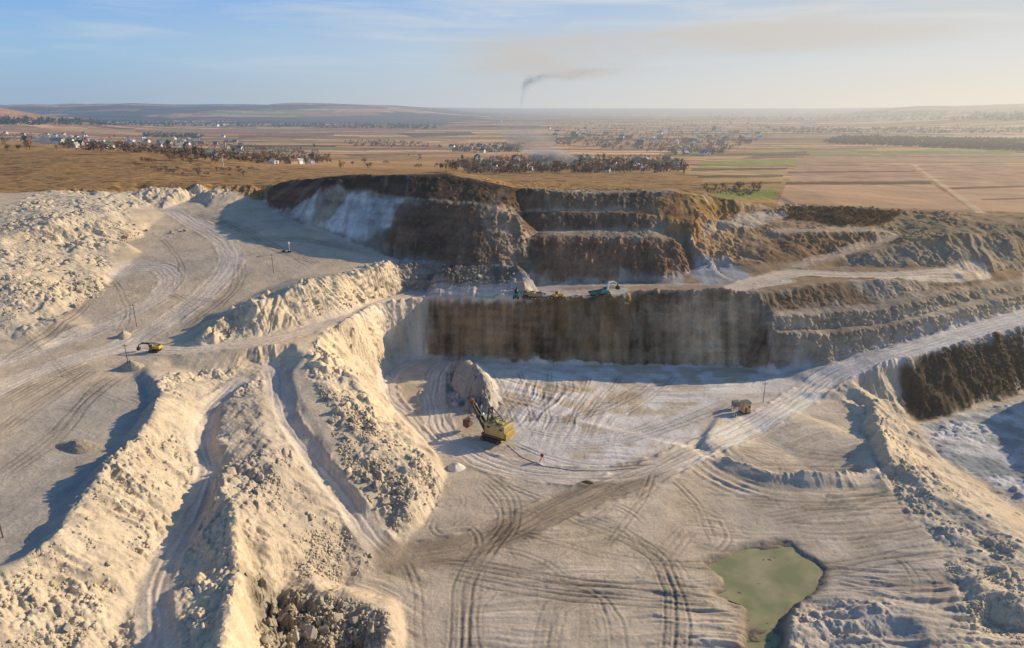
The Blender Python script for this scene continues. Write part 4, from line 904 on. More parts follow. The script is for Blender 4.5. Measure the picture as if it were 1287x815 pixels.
def dump_truck(loc, rz, paint, tray, label, group=None, s=1.0):
    t = empty('dump_truck', loc, rz, s); tag(t, label, 'truck', group)
    m = MB(); m.box((0, 0, 1.1), (7.4, .9, .35)); m.build('chassis', dark, t)
    m = MB(); m.box((3.0, 0, 2.15), (1.7, 2.4, 1.9)); m.box((3.95, 0, 1.4), (.35, 2.3, .8)); cb = m.build('cab', paint, t, .1)
    q = MB(); q.box((3.87, 0, 2.6), (.05, 2., .75)); q.build('windscreen', glass, cb); each([MB().box((3.1, sy * 1.22, 2.6), (.9, .04, .65)) for sy in (-1, 1)], 'side_window', glass, cb)
    for sy in (-1, 1): q = MB(); q.box((4.14, sy * .85, 1.3), (.05, .3, .2)); q.build('headlight', whitep, cb)
    m = MB(); m.prism([(-3.9, 1.7), (1.8, 1.4), (2.0, 3.1), (2.9, 3.4), (2.9, 3.5), (1.8, 3.3), (1.6, 3.1), (-4.2, 2.9)], -1.3, -1.2); m.prism([(-3.9, 1.7), (1.8, 1.4), (2.0, 3.1), (-4.2, 2.9)], 1.2, 1.3); m.prism([(-3.9, 1.7), (1.8, 1.4), (1.8, 1.55), (-3.9, 1.85)], -1.2, 1.2); m.prism([(1.7, 1.5), (1.85, 1.5), (2.05, 3.2), (1.9, 3.2)], -1.2, 1.2); m.build('tipper_tray', tray, t)
    for x in (2.8, -1.2, -2.6):
        for sy in (-1, 1):
            q = MB(); q.cyl((x, sy * 1.25 - .22, .58), (x, sy * 1.25 + .22, .58), .58, n=16); wl = q.build('wheel', rub, t); q = MB(); q.cyl((x, sy * 1.25 - .24, .58), (x, sy * 1.25 + .24, .58), .28, n=10); q.build('rim', paint, wl)
    return t
def loader(loc, rz, paint, label, group=None, s=1.):
    t = empty('wheel_loader', loc, rz, s); tag(t, label, 'loader', group)
    m = MB(); m.box((-1.9, 0, 1.8), (2.8, 1.7, 1.2), taper=.9); m.box((.9, 0, 1.4), (1.8, 1.2, .9)); m.build('engine_body', paint, t, .08)
    m = MB(); m.box((-.2, 0, 2.7), (1.3, 1.5, 1.7), taper=.9); cb = m.build('cab', paint, t, .06); each([MB().box((.42, 0, 2.8), (.05, 1.2, 1.))] + [MB().box((-.2, sy * .74, 2.8), (.9, .04, 1.)) for sy in (-1, 1)], 'cab_window', glass, cb)
    each([MB().bar((.9, sy * .55, 1.8), (3.3, sy * .55, .8), .2, .4) for sy in (-1, 1)], 'lift_arm', paint, t)
    m = MB(); m.prism([(3.1, 1.4), (3.0, .5), (3.4, .15), (4.3, .1), (4.3, .2), (3.5, .35), (3.3, 1.4)], -1.4, 1.4); m.build('bucket', steel, t)
    for x in (1.6, -1.7):
        for sy in (-1, 1):
            q = MB(); q.cyl((x, sy * 1.1 - .25, .75), (x, sy * 1.1 + .25, .75), .75, n=16); wl = q.build('wheel', rub, t); q = MB(); q.cyl((x, sy * 1.1 - .27, .75), (x, sy * 1.1 + .27, .75), .33, n=10); q.build('rim', paint, wl)
    return t
excavator(gp(195, 442), R_(176), yel, dark, 'small bright yellow excavator with dark arm reaching left at the foot of the ramp road', s=.85, a1=(4.6, 3.7), a2=(7.2, 2.6), bk=(7.3, .6))
dump_truck(gp(649, 375), R_(80), teal, teal, 'teal dump truck at the left end of the machine row on the bench', s=.85)
excavator(gp(664, 375), R_(158), beige, beige, 'dusty beige excavator with raised boom between teal truck and pale truck', s=1.15, a1=(3.6, 6.2), a2=(4.9, 4.2), bk=(5.2, 1.8))
dump_truck(gp(675, 376), R_(10), whitep, beige, 'pale dump truck with brown tray right beside the beige excavator', s=1.0)
loader(gp(699, 376), R_(170), yel, 'yellow wheel loader standing alone on the bench above the brown wall', s=1.1)
dump_truck(gp(750, 373), R_(15), teal, teal, 'teal dump truck in shade next to the blue excavator on the bench', s=.9)
excavator(gp(760, 372), R_(30), teal, whitep, 'blue green excavator with pale arm at the right end of the machine row', s=1.1, a1=(3.4, 5.6), a2=(6.2, 4.4), bk=(6.6, 2.))

# ---- power poles, masts, small site gear
def pole(px, py, h, label, name='power_pole', cross=True, m_=wood, r=.14, group=None):
    p = gp(px, py, -.3); t = empty(name, p); tag(t, label, 'pole', group); m = MB(); m.cyl((0, 0, 0), (0, 0, h + .3), r, r * .7, 8); m.build('pole_shaft', m_, t)
    if cross:
        m = MB(); m.bar((-1.0, 0, h - .4), (1.0, 0, h - .4), .14); c_ = m.build('crossarm', m_, t); each([MB().cyl((x, 0, h - .33), (x, 0, h - .05), .07, n=6) for x in (-.9, 0, .9)], 'insulator', whitep, c_)
    else: m = MB(); m.box((0, 0, .35), (.9, .9, .5)); m.build('footing', plast, t)
    return t
pole(162, 463, 9, 'wooden pole beside the yellow excavator at the end of the ramp'); pole(172, 411, 9.5, 'wooden pole on a rubble hump between the two bench roads')
pole(344, 344, 9.5, 'thin wooden pole on the bench behind the rubble ridge'); pole(4, 676, 8, 'wooden pole on the shaded bench at the left edge of the photo')
pole(959, 506, 8.5, 'thin rusty pole on the pit floor right of the orange cabin', m_=rust); pole(281, 213, 9.5, 'white mast standing alone in the dry grass beyond the quarry', 'white_mast', False, whitep, .45)
p = gp(364, 317); t = empty('survey_mast', p); tag(t, 'small white mast on a pedestal at the edge of the shadow on the bench', 'mast'); m = MB(); m.box((0, 0, .3), (1.6, 1.2, .6)); m.build('base', dark, t); m = MB(); m.cyl((0, 0, .5), (0, 0, 5), .16); m.build('pole_shaft', whitep, t); m = MB(); m.box((0, 0, 4.6), (.5, .9, 1.2)); m.build('sensor_box', whitep, t)
p = gp(361, 317); t = empty('pump_unit', p + Vector((-1.6, 0, 0))); tag(t, 'low dark pump unit left of the small white mast', 'pump'); m = MB(); m.box((0, 0, .55), (1.7, 1.1, .7)); m.build('housing', dark, t, .06); m = MB(); m.cyl((.3, 0, .9), (.3, 0, 1.5), .12); m.build('exhaust', steel, t)
p = gp(936, 518); t = empty('site_cabin', p, R_(14)); tag(t, 'tall orange sheet metal cabin lit by the sun beside the haul road', 'cabin'); oc = mat('orange_sheet_metal', (.72, .42, .20), .6, scale=1.)
m = MB(); m.box((0, 0, 2.1), (3.0, 2.8, 4.2)); wl = m.build('wall_panel', oc, t, .05); m = MB(); m.box((0, 0, 4.28), (3.3, 3.1, .14)); m.build('roof', steel, t); m = MB(); m.box((-.5, -1.41, 1.3), (.9, .05, 2.)); m.build('door', rust, wl); m = MB(); m.box((.8, -1.41, 2.6), (.7, .05, .8)); m.build('window', glass, wl); m = MB(); m.box((0, 0, .1), (3.6, 3.2, .3)); m.build('skid_base', dark, t)
p = gp(924, 514); t = empty('transformer_box', p, R_(10)); tag(t, 'grey electrical transformer box on posts left of the orange cabin', 'transformer'); each([MB().box((x, y, .6), (.18, .18, 1.2)) for x in (-1, 1) for y in (-.8, .8)], 'support_post', steel, t); m = MB(); m.box((0, 0, 2.2), (2.6, 2.0, 2.1)); b = m.build('tank', plast, t, .08); q = MB(); q.box((0, -1.12, 2.1), (2.3, .3, 1.6)); q.build('radiator', plast, b); each([MB().cyl((x, 0, 3.2), (x, 0, 4.0), .12, .07) for x in (-.7, 0, .7)], 'insulator', whitep, t)
p = gp(681, 580); t = empty('cable_stand', p); tag(t, 'small red painted cable stand between two puddles on the floor', 'stand'); each([MB().bar((x, y, 0), (0, 0, 2.2), .14) for x, y in ((-.8, -.6), (.8, -.6), (0, .9))], 'tripod_leg', redp, t); m = MB(); m.cyl((-.5, 0, 2.2), (.5, 0, 2.2), .5, n=14); m.build('cable_reel', redp, t)
p = gp(922, 523); t = empty('cable_drum', p + Vector((0, -1, 0)), .4); tag(t, 'pale cable drum lying in the shadow in front of the transformer box', 'cable drum'); each([MB().cyl((-.5, 0, .7), (-.4, 0, .7), .7, n=16), MB().cyl((.4, 0, .7), (.5, 0, .7), .7, n=16)], 'flange', whitep, t); m = MB(); m.cyl((-.4, 0, .7), (.4, 0, .7), .4, n=12); m.build('core', dark, t)

# ---- small heaps tipped on the floor: one mesh each
def heap(px, py, r, h, m_, name, label, sx=1., seed=0, rz=0.):
    p = gp(px, py); rr, aa = 26, 56; v = []; f = []
    for i in range(rr + 1):
        q = i / rr
        for j in range(aa):
            a = 2 * math.pi * j / aa; k = 1 + .22 * (vnoise(np.array(math.cos(a) * 2 + seed), np.array(math.sin(a) * 2.), 600 + seed) - .5)
            x = math.cos(a) * q * r * float(k) * sx; y = math.sin(a) * q * r * float(k); X_ = p.x + x * math.cos(rz) - y * math.sin(rz); Y_ = p.y + x * math.sin(rz) + y * math.cos(rz)
            v.append((X_, Y_, (1 - q ** 1.15) * h * (1 + .25 * (float(vnoise(np.array(X_ * 1.5), np.array(Y_ * 1.5), 610)) - .5)) - .12 * q))
    zt = terrain_z([a[0] for a in v], [a[1] for a in v]); v = [(a[0] - p.x, a[1] - p.y, a[2] + float(z) - p.z) for a, z in zip(v, zt)]
    for i in range(rr):
        for j in range(aa): a = i * aa + j; b_ = i * aa + (j + 1) % aa; f.append((a, b_, b_ + aa, a + aa))
    o = MB().add(v, f).build(name, m_, None, 0, True); o.location = p; tag(o, label, 'heap'); return o
wsand = mat('white_sand', (.70, .62, .52), .95, scale=2., bump=.1, var=.15); soil = mat('dark_soil', (.035, .026, .02), .95, scale=2, bump=.2); crs = mat('pale_rubble', (.52, .43, .31), .95, scale=1.5, bump=.3, var=.3)
heap(573, 588, 3.0, 1.9, wsand, 'sand_heap', 'small white cone of sand tipped between the rubble pile and the floor road', seed=1)
heap(737, 607, 1.3, .5, soil, 'soil_heap', 'small dark lump of soil on the floor below the curved road', sx=2., seed=2)
heap(100, 562, 4.0, 2.0, crs, 'gravel_heap', 'long low rubble heap standing alone on the shaded left bench', sx=1.7, seed=3, rz=-.25)
heap(156, 423, 2.8, 2.3, crs, 'gravel_heap', 'pointed rubble heap between the two bench roads by a pole', seed=4)
heap(165, 462, 3.0, 2.6, crs, 'gravel_heap', 'rubble heap just below the yellow excavator at the pole foot', sx=1.5, seed=5)
# power cable across the floor
cp = hitline([(638,560),(655,575),(680,586),(720,592),(770,592),(800,588)], 10)
m = MB(); z = terrain_z(cp[:, 0], cp[:, 1]); 
for a in range(len(cp) - 1): m.cyl((*cp[a], z[a] + .06), (*cp[a + 1], z[a + 1] + .06), .08, n=6)
tag(m.build('power_cable', rub), 'thick black power cable running from the shovel along the curved floor road', 'cable')

# ---- pond
pm = bpy.data.materials.new('pond_surface'); pm.use_nodes = True; nt = pm.node_tree; b = nt.nodes['Principled BSDF']; b.inputs['Base Color'].default_value = (.155, .175, .085, 1); b.inputs['Roughness'].default_value = .12; b.inputs['IOR'].default_value = 1.33
n1 = N(nt, 'ShaderNodeTexNoise'); n1.inputs['Scale'].default_value = .12; n1.inputs['Detail'].default_value = 4; mr = N(nt, 'ShaderNodeMix', data_type='RGBA'); mr.inputs['A'].default_value = (.26, .265, .12, 1); mr.inputs['B'].default_value = (.40, .36, .19, 1); tcn = N(nt, 'ShaderNodeNewGeometry'); nt.links.new(tcn.outputs['Position'], n1.inputs['Vector'])
rmp = N(nt, 'ShaderNodeMapRange'); rmp.inputs['From Min'].default_value = .38; rmp.inputs['From Max'].default_value = .62; nt.links.new(n1.outputs[0], rmp.inputs[0]); nt.links.new(rmp.outputs[0], mr.inputs['Factor']); nt.links.new(mr.outputs['Result'], b.inputs['Base Color'])
n2 = N(nt, 'ShaderNodeTexNoise'); n2.inputs['Scale'].default_value = 2.; bp = N(nt, 'ShaderNodeBump'); bp.inputs['Strength'].default_value = .06; nt.links.new(tcn.outputs['Position'], n2.inputs['Vector']); nt.links.new(n2.outputs[0], bp.inputs['Height']); nt.links.new(bp.outputs[0], b.inputs['Normal'])
pp = [unp(x, y, POND_Z) for x, y in [(870,690),(935,675),(1060,675),(1070,760),(1010,800),(1000,860),(930,860),(930,760),(890,745)]]
o = MB().add([(float(a), float(b_), POND_Z) for a, b_ in pp], [tuple(range(len(pp)))]).build('pond_water', pm); o['kind'] = 'structure'
# ------------------------------------------------------------------ boulders
rock_mats = [mat('pale_limestone', (.56, .47, .34), .95, scale=.9, bump=.12, var=.28), mat('grey_limestone', (.43, .39, .31), .95, scale=.9, bump=.12, var=.3)]
def rock_mesh(seed, m_):
    bm = bmesh.new(); rr = random.Random(seed); sx, sy, sz = rr.uniform(.85, 1.3), rr.uniform(.7, 1.05), rr.uniform(.6, .95)
    for k in range(15):
        p = Vector((rr.uniform(-1, 1), rr.uniform(-1, 1), rr.uniform(-1, 1)))
        if p.length > 1.15: p *= 1.15 / p.length
        if p.length < .75: p *= .9 / max(p.length, .05)
        bm.verts.new((p.x * sx, p.y * sy, p.z * sz))
    r = bmesh.ops.convex_hull(bm, input=bm.verts[:]); bmesh.ops.delete(bm, geom=[g for g in r['geom_interior'] if isinstance(g, bmesh.types.BMVert)], context='VERTS')
    bmesh.ops.dissolve_limit(bm, angle_limit=.2, verts=bm.verts[:], edges=bm.edges[:]); bmesh.ops.bevel(bm, geom=bm.edges[:], offset=.04, segments=1, affect='EDGES')
    me = bpy.data.meshes.new('boulder'); bm.to_mesh(me); bm.free(); me.materials.append(m_); return me
RM = [rock_mesh(900 + k, rock_mats[k % 2]) for k in range(14)]
def sample_poly(P, n, zf=None):
    P = np.array(P, float); out = []
    x0, y0 = P.min(0); x1, y1 = P.max(0)
    while len(out) < n:
        c = rng.uniform((x0, y0), (x1, y1), (n * 3, 2)); ins = np.zeros(len(c), bool)
        for k in range(len(P)):
            a = P[k]; b = P[(k + 1) % len(P)]
            if a[1] == b[1]: continue
            ins ^= ((a[1] > c[:, 1]) != (b[1] > c[:, 1])) & (c[:, 0] < (b[0] - a[0]) * (c[:, 1] - a[1]) / (b[1] - a[1]) + a[0])
        out += list(c[ins])
    return np.array(out[:n])
tz = lambda a, b: terrain_z(a.ravel(), b.ravel()).reshape(a.shape)
SETS = [  # polygon, count, size range, label, group, small stones
 ([(345,770),(390,745),(440,752),(490,772),(500,812),(470,815),(330,815)], 70, .5, 1.45, 'grey angular boulder in the shaded boulder heap at the bottom edge', 'boulders in the heap at the bottom', 2600),
 ([(395,480),(440,500),(480,540),(545,590),(548,625),(500,670),(470,640),(430,580)], 66, .55, 1.35, 'pale boulder on the long rubble pile between the narrow road and the floor', 'boulders on the central rubble pile', 5200),
 ([(400,640),(470,700),(440,735),(380,730),(350,700),(330,640),(310,580),(330,560)], 14, .5, 1.1, 'boulder on the rough slope left of the narrow descending road', 'boulders left of the narrow road', 3000),
 ([(130,600),(190,540),(235,560),(220,640),(150,740),(100,815),(0,815),(0,740),(60,690)], 24, .5, 1.2, 'cream boulder on the big sunlit slope at the lower left', 'boulders on the lower left slope', 2600),
 ([(60,355),(80,338),(130,352),(125,372),(95,388),(62,372)], 26, .7, 1.5, 'white boulder in the cluster at the foot of the left heap', 'boulders at the foot of the left heap', 500),
 ([(45,296),(100,285),(160,280),(240,291),(205,300),(130,308),(60,308)], 26, .6, 1.5, 'pale boulder in the row along the upper left bench edge', 'boulders in the upper left row', 600),
 ([(0,262),(60,250),(130,255),(150,285),(60,300),(70,340),(20,400),(0,420)], 12, .5, 1.1, 'boulder high on the wide cream heap at the left edge', 'boulders on the upper left heap', 3000),
 ([(275,400),(330,380),(340,405),(290,420),(270,420)], 12, .6, 1.3, 'pale boulder at the left end of the ridge above the ramp road', 'boulders at the left end of the ridge', 500),
 ([(400,358),(480,335),(500,345),(495,365),(440,388),(400,398),(380,380)], 24, .6, 1.4, 'pale boulder at the right end of the ridge above the ramp road', 'boulders at the right end of the ridge', 1300),
 ([(566,460),(595,450),(612,500),(600,508),(580,490)], 6, .6, 1.1, 'boulder on the sharp spur behind the yellow rope shovel', 'boulders on the spur', 350),
 ([(505,332),(560,333),(650,345),(655,360),(510,364)], 14, .6, 1.2, 'grey boulder on the shaded bank behind the bench road', 'boulders on the shaded bank', 900),
 ([(1060,500),(1110,560),(1170,620),(1287,720),(1287,815),(1230,790),(1180,690),(1110,590)], 10, .4, .9, 'small boulder on the tan ridge along the right side of the pit', 'boulders on the right ridge', 1700),
]
ico = bmesh.new(); bmesh.ops.create_icosphere(ico, subdivisions=1, radius=1); IV = np.array([v.co[:] for v in ico.verts]); IF = np.array([[v.index for v in f.verts] for f in ico.faces]); ico.free()
V_all = []; n_st = 0
for P, n, s0, s1, lab, grp, ns_ in SETS:
    pts = sample_poly(P, n); x, y = hit(pts[:, 0], pts[:, 1], tz); z = terrain_z(x, y)
    for k in range(n):
        s = s0 + (s1 - s0) * rnd.random() ** 2.2; o = bpy.data.objects.new('boulder', rnd.choice(RM)); COL.objects.link(o); o.location = (x[k], y[k], z[k] + s * .22)
        o.rotation_euler = (rnd.uniform(-.5, .5), rnd.uniform(-.5, .5), rnd.uniform(0, 6.28)); o.scale = (s, s * rnd.uniform(.8, 1.2), s * rnd.uniform(.7, 1.1)); tag(o, lab, 'boulder', grp)
    pts = sample_poly(P, ns_); x, y = hit(pts[:, 0], pts[:, 1], tz); cl_ = fbm(x / 5, y / 5, 3, 700); keep = cl_ > rng.uniform(.38, .64, len(x)); x = x[keep]; y = y[keep]; z = terrain_z(x, y); m_ = len(x)
    s = (.12 + (s0 * .75) * rng.random(m_) ** 3.0)
    sc_ = s[:, None, None] * rng.uniform(.7, 1.25, (m_, 1, 3)); a = rng.uniform(0, 6.28, m_); ca, sa = np.cos(a)[:, None], np.sin(a)[:, None]
    B = IV[None] * rng.uniform(.62, 1.2, (m_, len(IV), 1)) * sc_; Bx = B[..., 0] * ca - B[..., 1] * sa; By = B[..., 0] * sa + B[..., 1] * ca
    V_all.append(np.stack([Bx + x[:, None], By + y[:, None], B[..., 2] + (z + s * .15)[:, None]], -1).reshape(-1, 3)); n_st += m_
def big_mesh(name, V, Fc, m_):
    me = bpy.data.meshes.new(name); nf = len(Fc); w_ = Fc.shape[1]; me.vertices.add(len(V)); me.vertices.foreach_set('co', V.astype(np.float32).ravel()); me.loops.add(nf * w_); me.loops.foreach_set('vertex_index', Fc.astype(np.int32).ravel())
    me.polygons.add(nf); me.polygons.foreach_set('loop_start', np.arange(0, nf * w_, w_, dtype=np.int32)); me.update(calc_edges=True); me.materials.append(m_); o = bpy.data.objects.new(name, me); COL.objects.link(o); return o
Vr = np.concatenate(V_all); Fr = (IF[None] + (np.arange(n_st) * len(IV))[:, None, None]).reshape(-1, 3)
stone_m = mat('loose_stone', (.55, .455, .32), .95, scale=.7, bump=.05, var=.25)
tag(big_mesh('loose_rubble', Vr, Fr, stone_m), 'loose pale stones strewn over the heaps and slopes of the quarry', 'rubble', None, 'stuff')
print('rocks', n_st, round(time.time() - T0, 1))

# ------------------------------------------------------------------ villages
walls_m = [mat('white_render', (.85, .82, .76), .9, scale=.5, var=.12), mat('ochre_render', (.48, .38, .26), .9, scale=.5), mat('grey_render', (.36, .34, .31), .9, scale=.5)]
roofs_m = [mat('dark_slate_roof', (.10, .09, .085), .8, scale=1.), mat('red_tile_roof', (.30, .095, .05), .85, scale=1.), mat('grey_sheet_roof', (.40, .40, .39), .6, scale=1.), mat('green_sheet_roof', (.05, .16, .09), .6, scale=1.)]
def house(wm, rm, L_, W_, H_, wing):
    t = empty('village_house', (0, 0, 0)); m = MB(); m.prism([(-W_ / 2, -2), (W_ / 2, -2), (W_ / 2, H_), (0, H_ + W_ * .42), (-W_ / 2, H_)], -L_ / 2, L_ / 2)
    if wing: m.box((W_ * .62, L_ * .2, H_ * .35), (W_ * .5, L_ * .4, H_ * .9))
    wl = m.build('wall', wm, t); m = MB(); e = .5
    m.prism([(0, H_ + W_ * .42 + .27), (-W_ / 2 - e, H_ - e * .84 + .27), (-W_ / 2 - e, H_ - e * .84 + .02), (0, H_ + W_ * .42 + .02), (W_ / 2 + e, H_ - e * .84 + .02), (W_ / 2 + e, H_ - e * .84 + .27)], -L_ / 2 - .5, L_ / 2 + .5)
    rf = m.build('roof', rm, t); m = MB(); m.box((W_ * .18, L_ * .25, H_ + W_ * .42 + .2), (.7, .7, 1.8)); m.build('chimney', roofs_m[1], rf)
    each([MB().box((s * (W_ / 2 + .02), y, H_ * .55), (.06, 1.3, 1.4)) for s in (-1, 1) for y in (-L_ * .25, L_ * .25)] + [MB().box((0, s * (L_ / 2 + .02), H_ * .55), (1.3, .06, 1.3)) for s in (-1, 1)], 'window', glass, wl)
    return t
HV = []
for k, (wm, rm) in enumerate([(0, 0), (0, 1), (1, 0), (0, 2), (2, 0), (1, 1), (0, 3), (2, 2)]):
    HV.append((house(walls_m[wm], roofs_m[rm], rnd.uniform(10, 15), rnd.uniform(7.5, 10), rnd.uniform(3.2, 5), k % 2 == 0), ['white house with a dark roof', 'white house with a red tiled roof', 'ochre house with a dark roof', 'white house with a pale metal roof', 'grey house with a dark roof', 'ochre house with a red roof', 'white house with a green metal roof', 'grey house with a pale metal roof'][k]))
used_h = set()
def put_house(px, py, where, group, kind=None, s=1.):
    k = rnd.choice([0, 0, 1, 2, 3, 4, 5, 7, 3, 6]) if kind is None else kind; src, lb = HV[k]
    p = gp(px, py); o = copy_tree(src) if k in used_h else src; used_h.add(k); o.location = p + Vector((0, 0, .3)); o.rotation_euler = (0, 0, rnd.uniform(-.5, .5) + rnd.choice([0, 1.57])); s = s * (.55 if p.y < 880 and s > .65 else 1); o.scale = (s, s, s)
    tag(o, lb + ' ' + where, 'house', lb + 's ' + group); return o
for px, py, k in [(343,206,0),(368,206,5),(377,206,3),(389,206,0)]: put_house(px, py, ['','','',''][0] + {343:'standing alone at the village edge beside the grass', 368:'leftmost of three at the village edge', 377:'middle of three at the village edge', 389:'rightmost of three at the village edge'}[px], 'at the near village edge', k, .62)
for px, py in [(262,197),(270,198),(302,189),(330,188)]: put_house(px, py, 'among bare trees before the church', 'in front of the church', None, 1.1)
for k in range(52): put_house(rnd.uniform(60, 250), 176 + rnd.uniform(-4, 5) + (rnd.random() * 6), 'in the far left village', 'in the left village', None, 1.15)
for k in range(10): put_house(rnd.uniform(0, 110), rnd.uniform(168, 175), 'beyond the grassy hill at far left', 'beyond the grassy hill')
for k in range(8): put_house(rnd.uniform(245, 345), rnd.uniform(172, 184), 'near the church of the left village', 'near the church')
for k in range(18): put_house(rnd.uniform(568, 645), rnd.uniform(184, 193), 'in the small hamlet in the middle distance', 'in the small hamlet', None, 1.0)
for k in range(70): put_house(rnd.uniform(598, 850), rnd.uniform(204, 217) - (4 if k % 3 else 0), 'in the nearest central village', 'in the central village', None, .8)
for k in range(60): put_house(rnd.uniform(680, 960), rnd.uniform(152, 184), 'in the wide hazy distant village', 'in the wide distant village', None, 1.5)
for k in range(14): put_house(rnd.uniform(840, 900), rnd.uniform(182, 196), 'beside the strip fields right of the village', 'by the strip fields', None, .95)
for px, py in [(268,159),(276,158),(625,154),(1013,156),(1018,157),(1048,153),(975,154)]:
    p = gp(px, py); t = empty('farm_building', p); tag(t, 'long pale farm building far away on the hazy plain', 'building', 'pale farm buildings on the plain'); m = MB(); m.prism([(-12, -3), (12, -3), (12, 9), (0, 13), (-12, 9)], -35, 35); wl = m.build('wall', walls_m[0], t); m = MB(); m.prism([(0, 13.6), (-13, 9.3), (-13, 8.8), (0, 13.1), (13, 8.8), (13, 9.3)], -36, 36); m.build('roof', roofs_m[2], t); t.rotation_euler.z = 1.4
# church
p = gp(285, 187); t = empty('village_church', p, 0, .7); tag(t, 'church with a square tower and spire above the bare trees of the left village', 'church'); m = MB(); m.prism([(-6, -2), (6, -2), (6, 8), (0, 13), (-6, 8)], -11, 11); m.build('nave', walls_m[1], t); m = MB(); m.box((0, -13, 9), (6, 6, 22)); tw_ = m.build('tower', walls_m[1], t); m = MB(); m.cyl((0, -13, 20), (0, -13, 32), 4, .2, 8); m.build('spire', roofs_m[1], tw_); m = MB(); m.prism([(0, 13.7), (-6.8, 8.1), (-6.8, 7.5), (0, 13.1), (6.8, 7.5), (6.8, 8.1)], -11.5, 11.5); m.build('roof', roofs_m[0], t)

# ------------------------------------------------------------------ trees
tcol = [mat('bare_brown_twigs', (.22, .14, .085), .95, scale=.3, var=.4), mat('rust_leaves', (.42, .20, .06), .95, scale=.3, var=.4), mat('dark_green_needles', (.045, .06, .035), .95, scale=.3, var=.4), mat('olive_leaves', (.24, .18, .07), .95, scale=.3, var=.4)]
bark = mat('bark', (.06, .045, .035), .95)
def crown_arrays(seed, n, tall=1., w=1.):
    r_ = np.random.default_rng(seed); lobes = r_.normal(0, .36, (7, 3)) * (w, w, .9 * tall); k = r_.integers(0, 7, n)
    c_ = lobes[k] + r_.normal(0, .20, (n, 3)); c_[:, 2] += 1.15 * tall; sz = r_.uniform(.07, .19, n)
    d = r_.normal(0, 1, (n, 3, 3)); d /= np.linalg.norm(d, axis=2)[..., None]; return (c_[:, None] + d * sz[:, None, None]).reshape(-1, 3)
TV = []
for k, (m_, tall, w_, cols) in enumerate([(0, 1., 1., 0), (0, 1.2, .8, 0), (1, 1., 1., 0), (2, 1.5, .55, 0), (3, .9, 1.1, 0), (0, .9, 1.2, 0)]):
    t = empty('tree', (0, 0, 0)); Vc = crown_arrays(k + 50, 420, tall, w_); cr = big_mesh('crown', Vc, np.arange(len(Vc)).reshape(-1, 3), tcol[m_]); cr.parent = t
    m = MB(); m.cyl((0, 0, -.3), (0, 0, 1.0 * tall), .06, .03, 6)
    for a in range(5): an = a * 1.3; m.cyl((0, 0, .45 + a * .08), (math.cos(an) * .4 * w_, math.sin(an) * .4 * w_, .95 * tall + a * .06), .03, .01, 4)
    m.build('trunk', bark, t); TV.append(t)
used_t = set(); TL = ['bare brown tree', 'tall bare tree', 'rust coloured tree', 'dark conifer', 'olive leafed tree', 'broad bare tree']; TN = ['bare_tree', 'bare_tree', 'autumn_tree', 'conifer_tree', 'olive_tree', 'bare_tree']
def put_tree(px, py, where, s, kinds=(0, 0, 1, 2, 3, 4, 5)):
    k = rnd.choice(kinds); src = TV[k]; o = copy_tree(src) if k in used_t else src; used_t.add(k); o.name = TN[k]; o.location = gp(px, py); o.scale = (s,) * 3; o.rotation_euler = (0, 0, rnd.uniform(0, 6)); tag(o, TL[k] + ' ' + where, 'tree', TL[k] + 's ' + where)
for k in range(70): put_tree(rnd.uniform(560, 860), rnd.uniform(203, 219), 'in the nearest central village', rnd.uniform(2.4, 4.2))
for k in range(60): put_tree(rnd.uniform(180, 400), rnd.uniform(186, 207), 'around the church village on the left', rnd.uniform(2.4, 4.5))
for k in range(30): put_tree(rnd.uniform(0, 250), rnd.uniform(174, 190), 'in the far left village', rnd.uniform(2.6, 4.6))
for k in range(22): put_tree(rnd.uniform(400, 600), rnd.uniform(196, 214), 'on the plain behind the quarry rim', rnd.uniform(2, 3.6), (0, 2, 5, 4))
for k in range(26): put_tree(rnd.uniform(180, 330), rnd.uniform(213, 222), 'scattered in the dry grass beyond the left rim', rnd.uniform(1.0, 2.0), (0, 5))
for k in range(20): put_tree(rnd.uniform(885, 955), rnd.uniform(234, 240), 'in the hedge beside the green strip field', rnd.uniform(1.2, 2.2), (0, 4, 2))
for k in range(20): put_tree(rnd.uniform(995, 1130), rnd.uniform(262, 282), 'on the brushy bank below the brown fields', rnd.uniform(.8, 1.5), (0, 4, 2, 5))
for s_, k in [(HV[k][0], k) for k in range(8) if k not in used_h]: s_.location = gp(620 + 9 * k, 212)
for k in range(6):
    if k not in used_t: TV[k].location = gp(700, 210)
# woods too far to count: one mass each
def woods(name, label, specs, m_, seed):
    Vs = []; r_ = np.random.default_rng(seed)
    for P, n, s0, s1 in specs:
        pts = sample_poly(P, n); x, y = hit(pts[:, 0], pts[:, 1], tz); z = terrain_z(x, y); base = [crown_arrays(seed + j, 26, 1., 1.1) for j in range(5)]
        for j in range(5):
            sel = np.arange(j, n, 5); s = r_.uniform(s0, s1, len(sel)); b_ = base[j].copy(); c0 = b_.reshape(-1, 3, 3).mean(1, keepdims=True); b_ = (c0 + (b_.reshape(-1, 3, 3) - c0) * 2.6).reshape(-1, 3)
            Vs.append((b_[None] * s[:, None, None] + np.stack([x[sel], y[sel], z[sel] - .6 * s], -1)[:, None]).reshape(-1, 3))
    V = np.concatenate(Vs); o = big_mesh(name, V, np.arange(len(V)).reshape(-1, 3), m_); tag(o, label, 'woodland', None, 'stuff')
woods('distant_forest', 'dark band of leafless forest across the hazy right plain', [([(1035,178),(1060,171),(1287,176),(1287,190),(1180,186),(1045,181)], 1500, 5, 8)], tcol[0], 1)
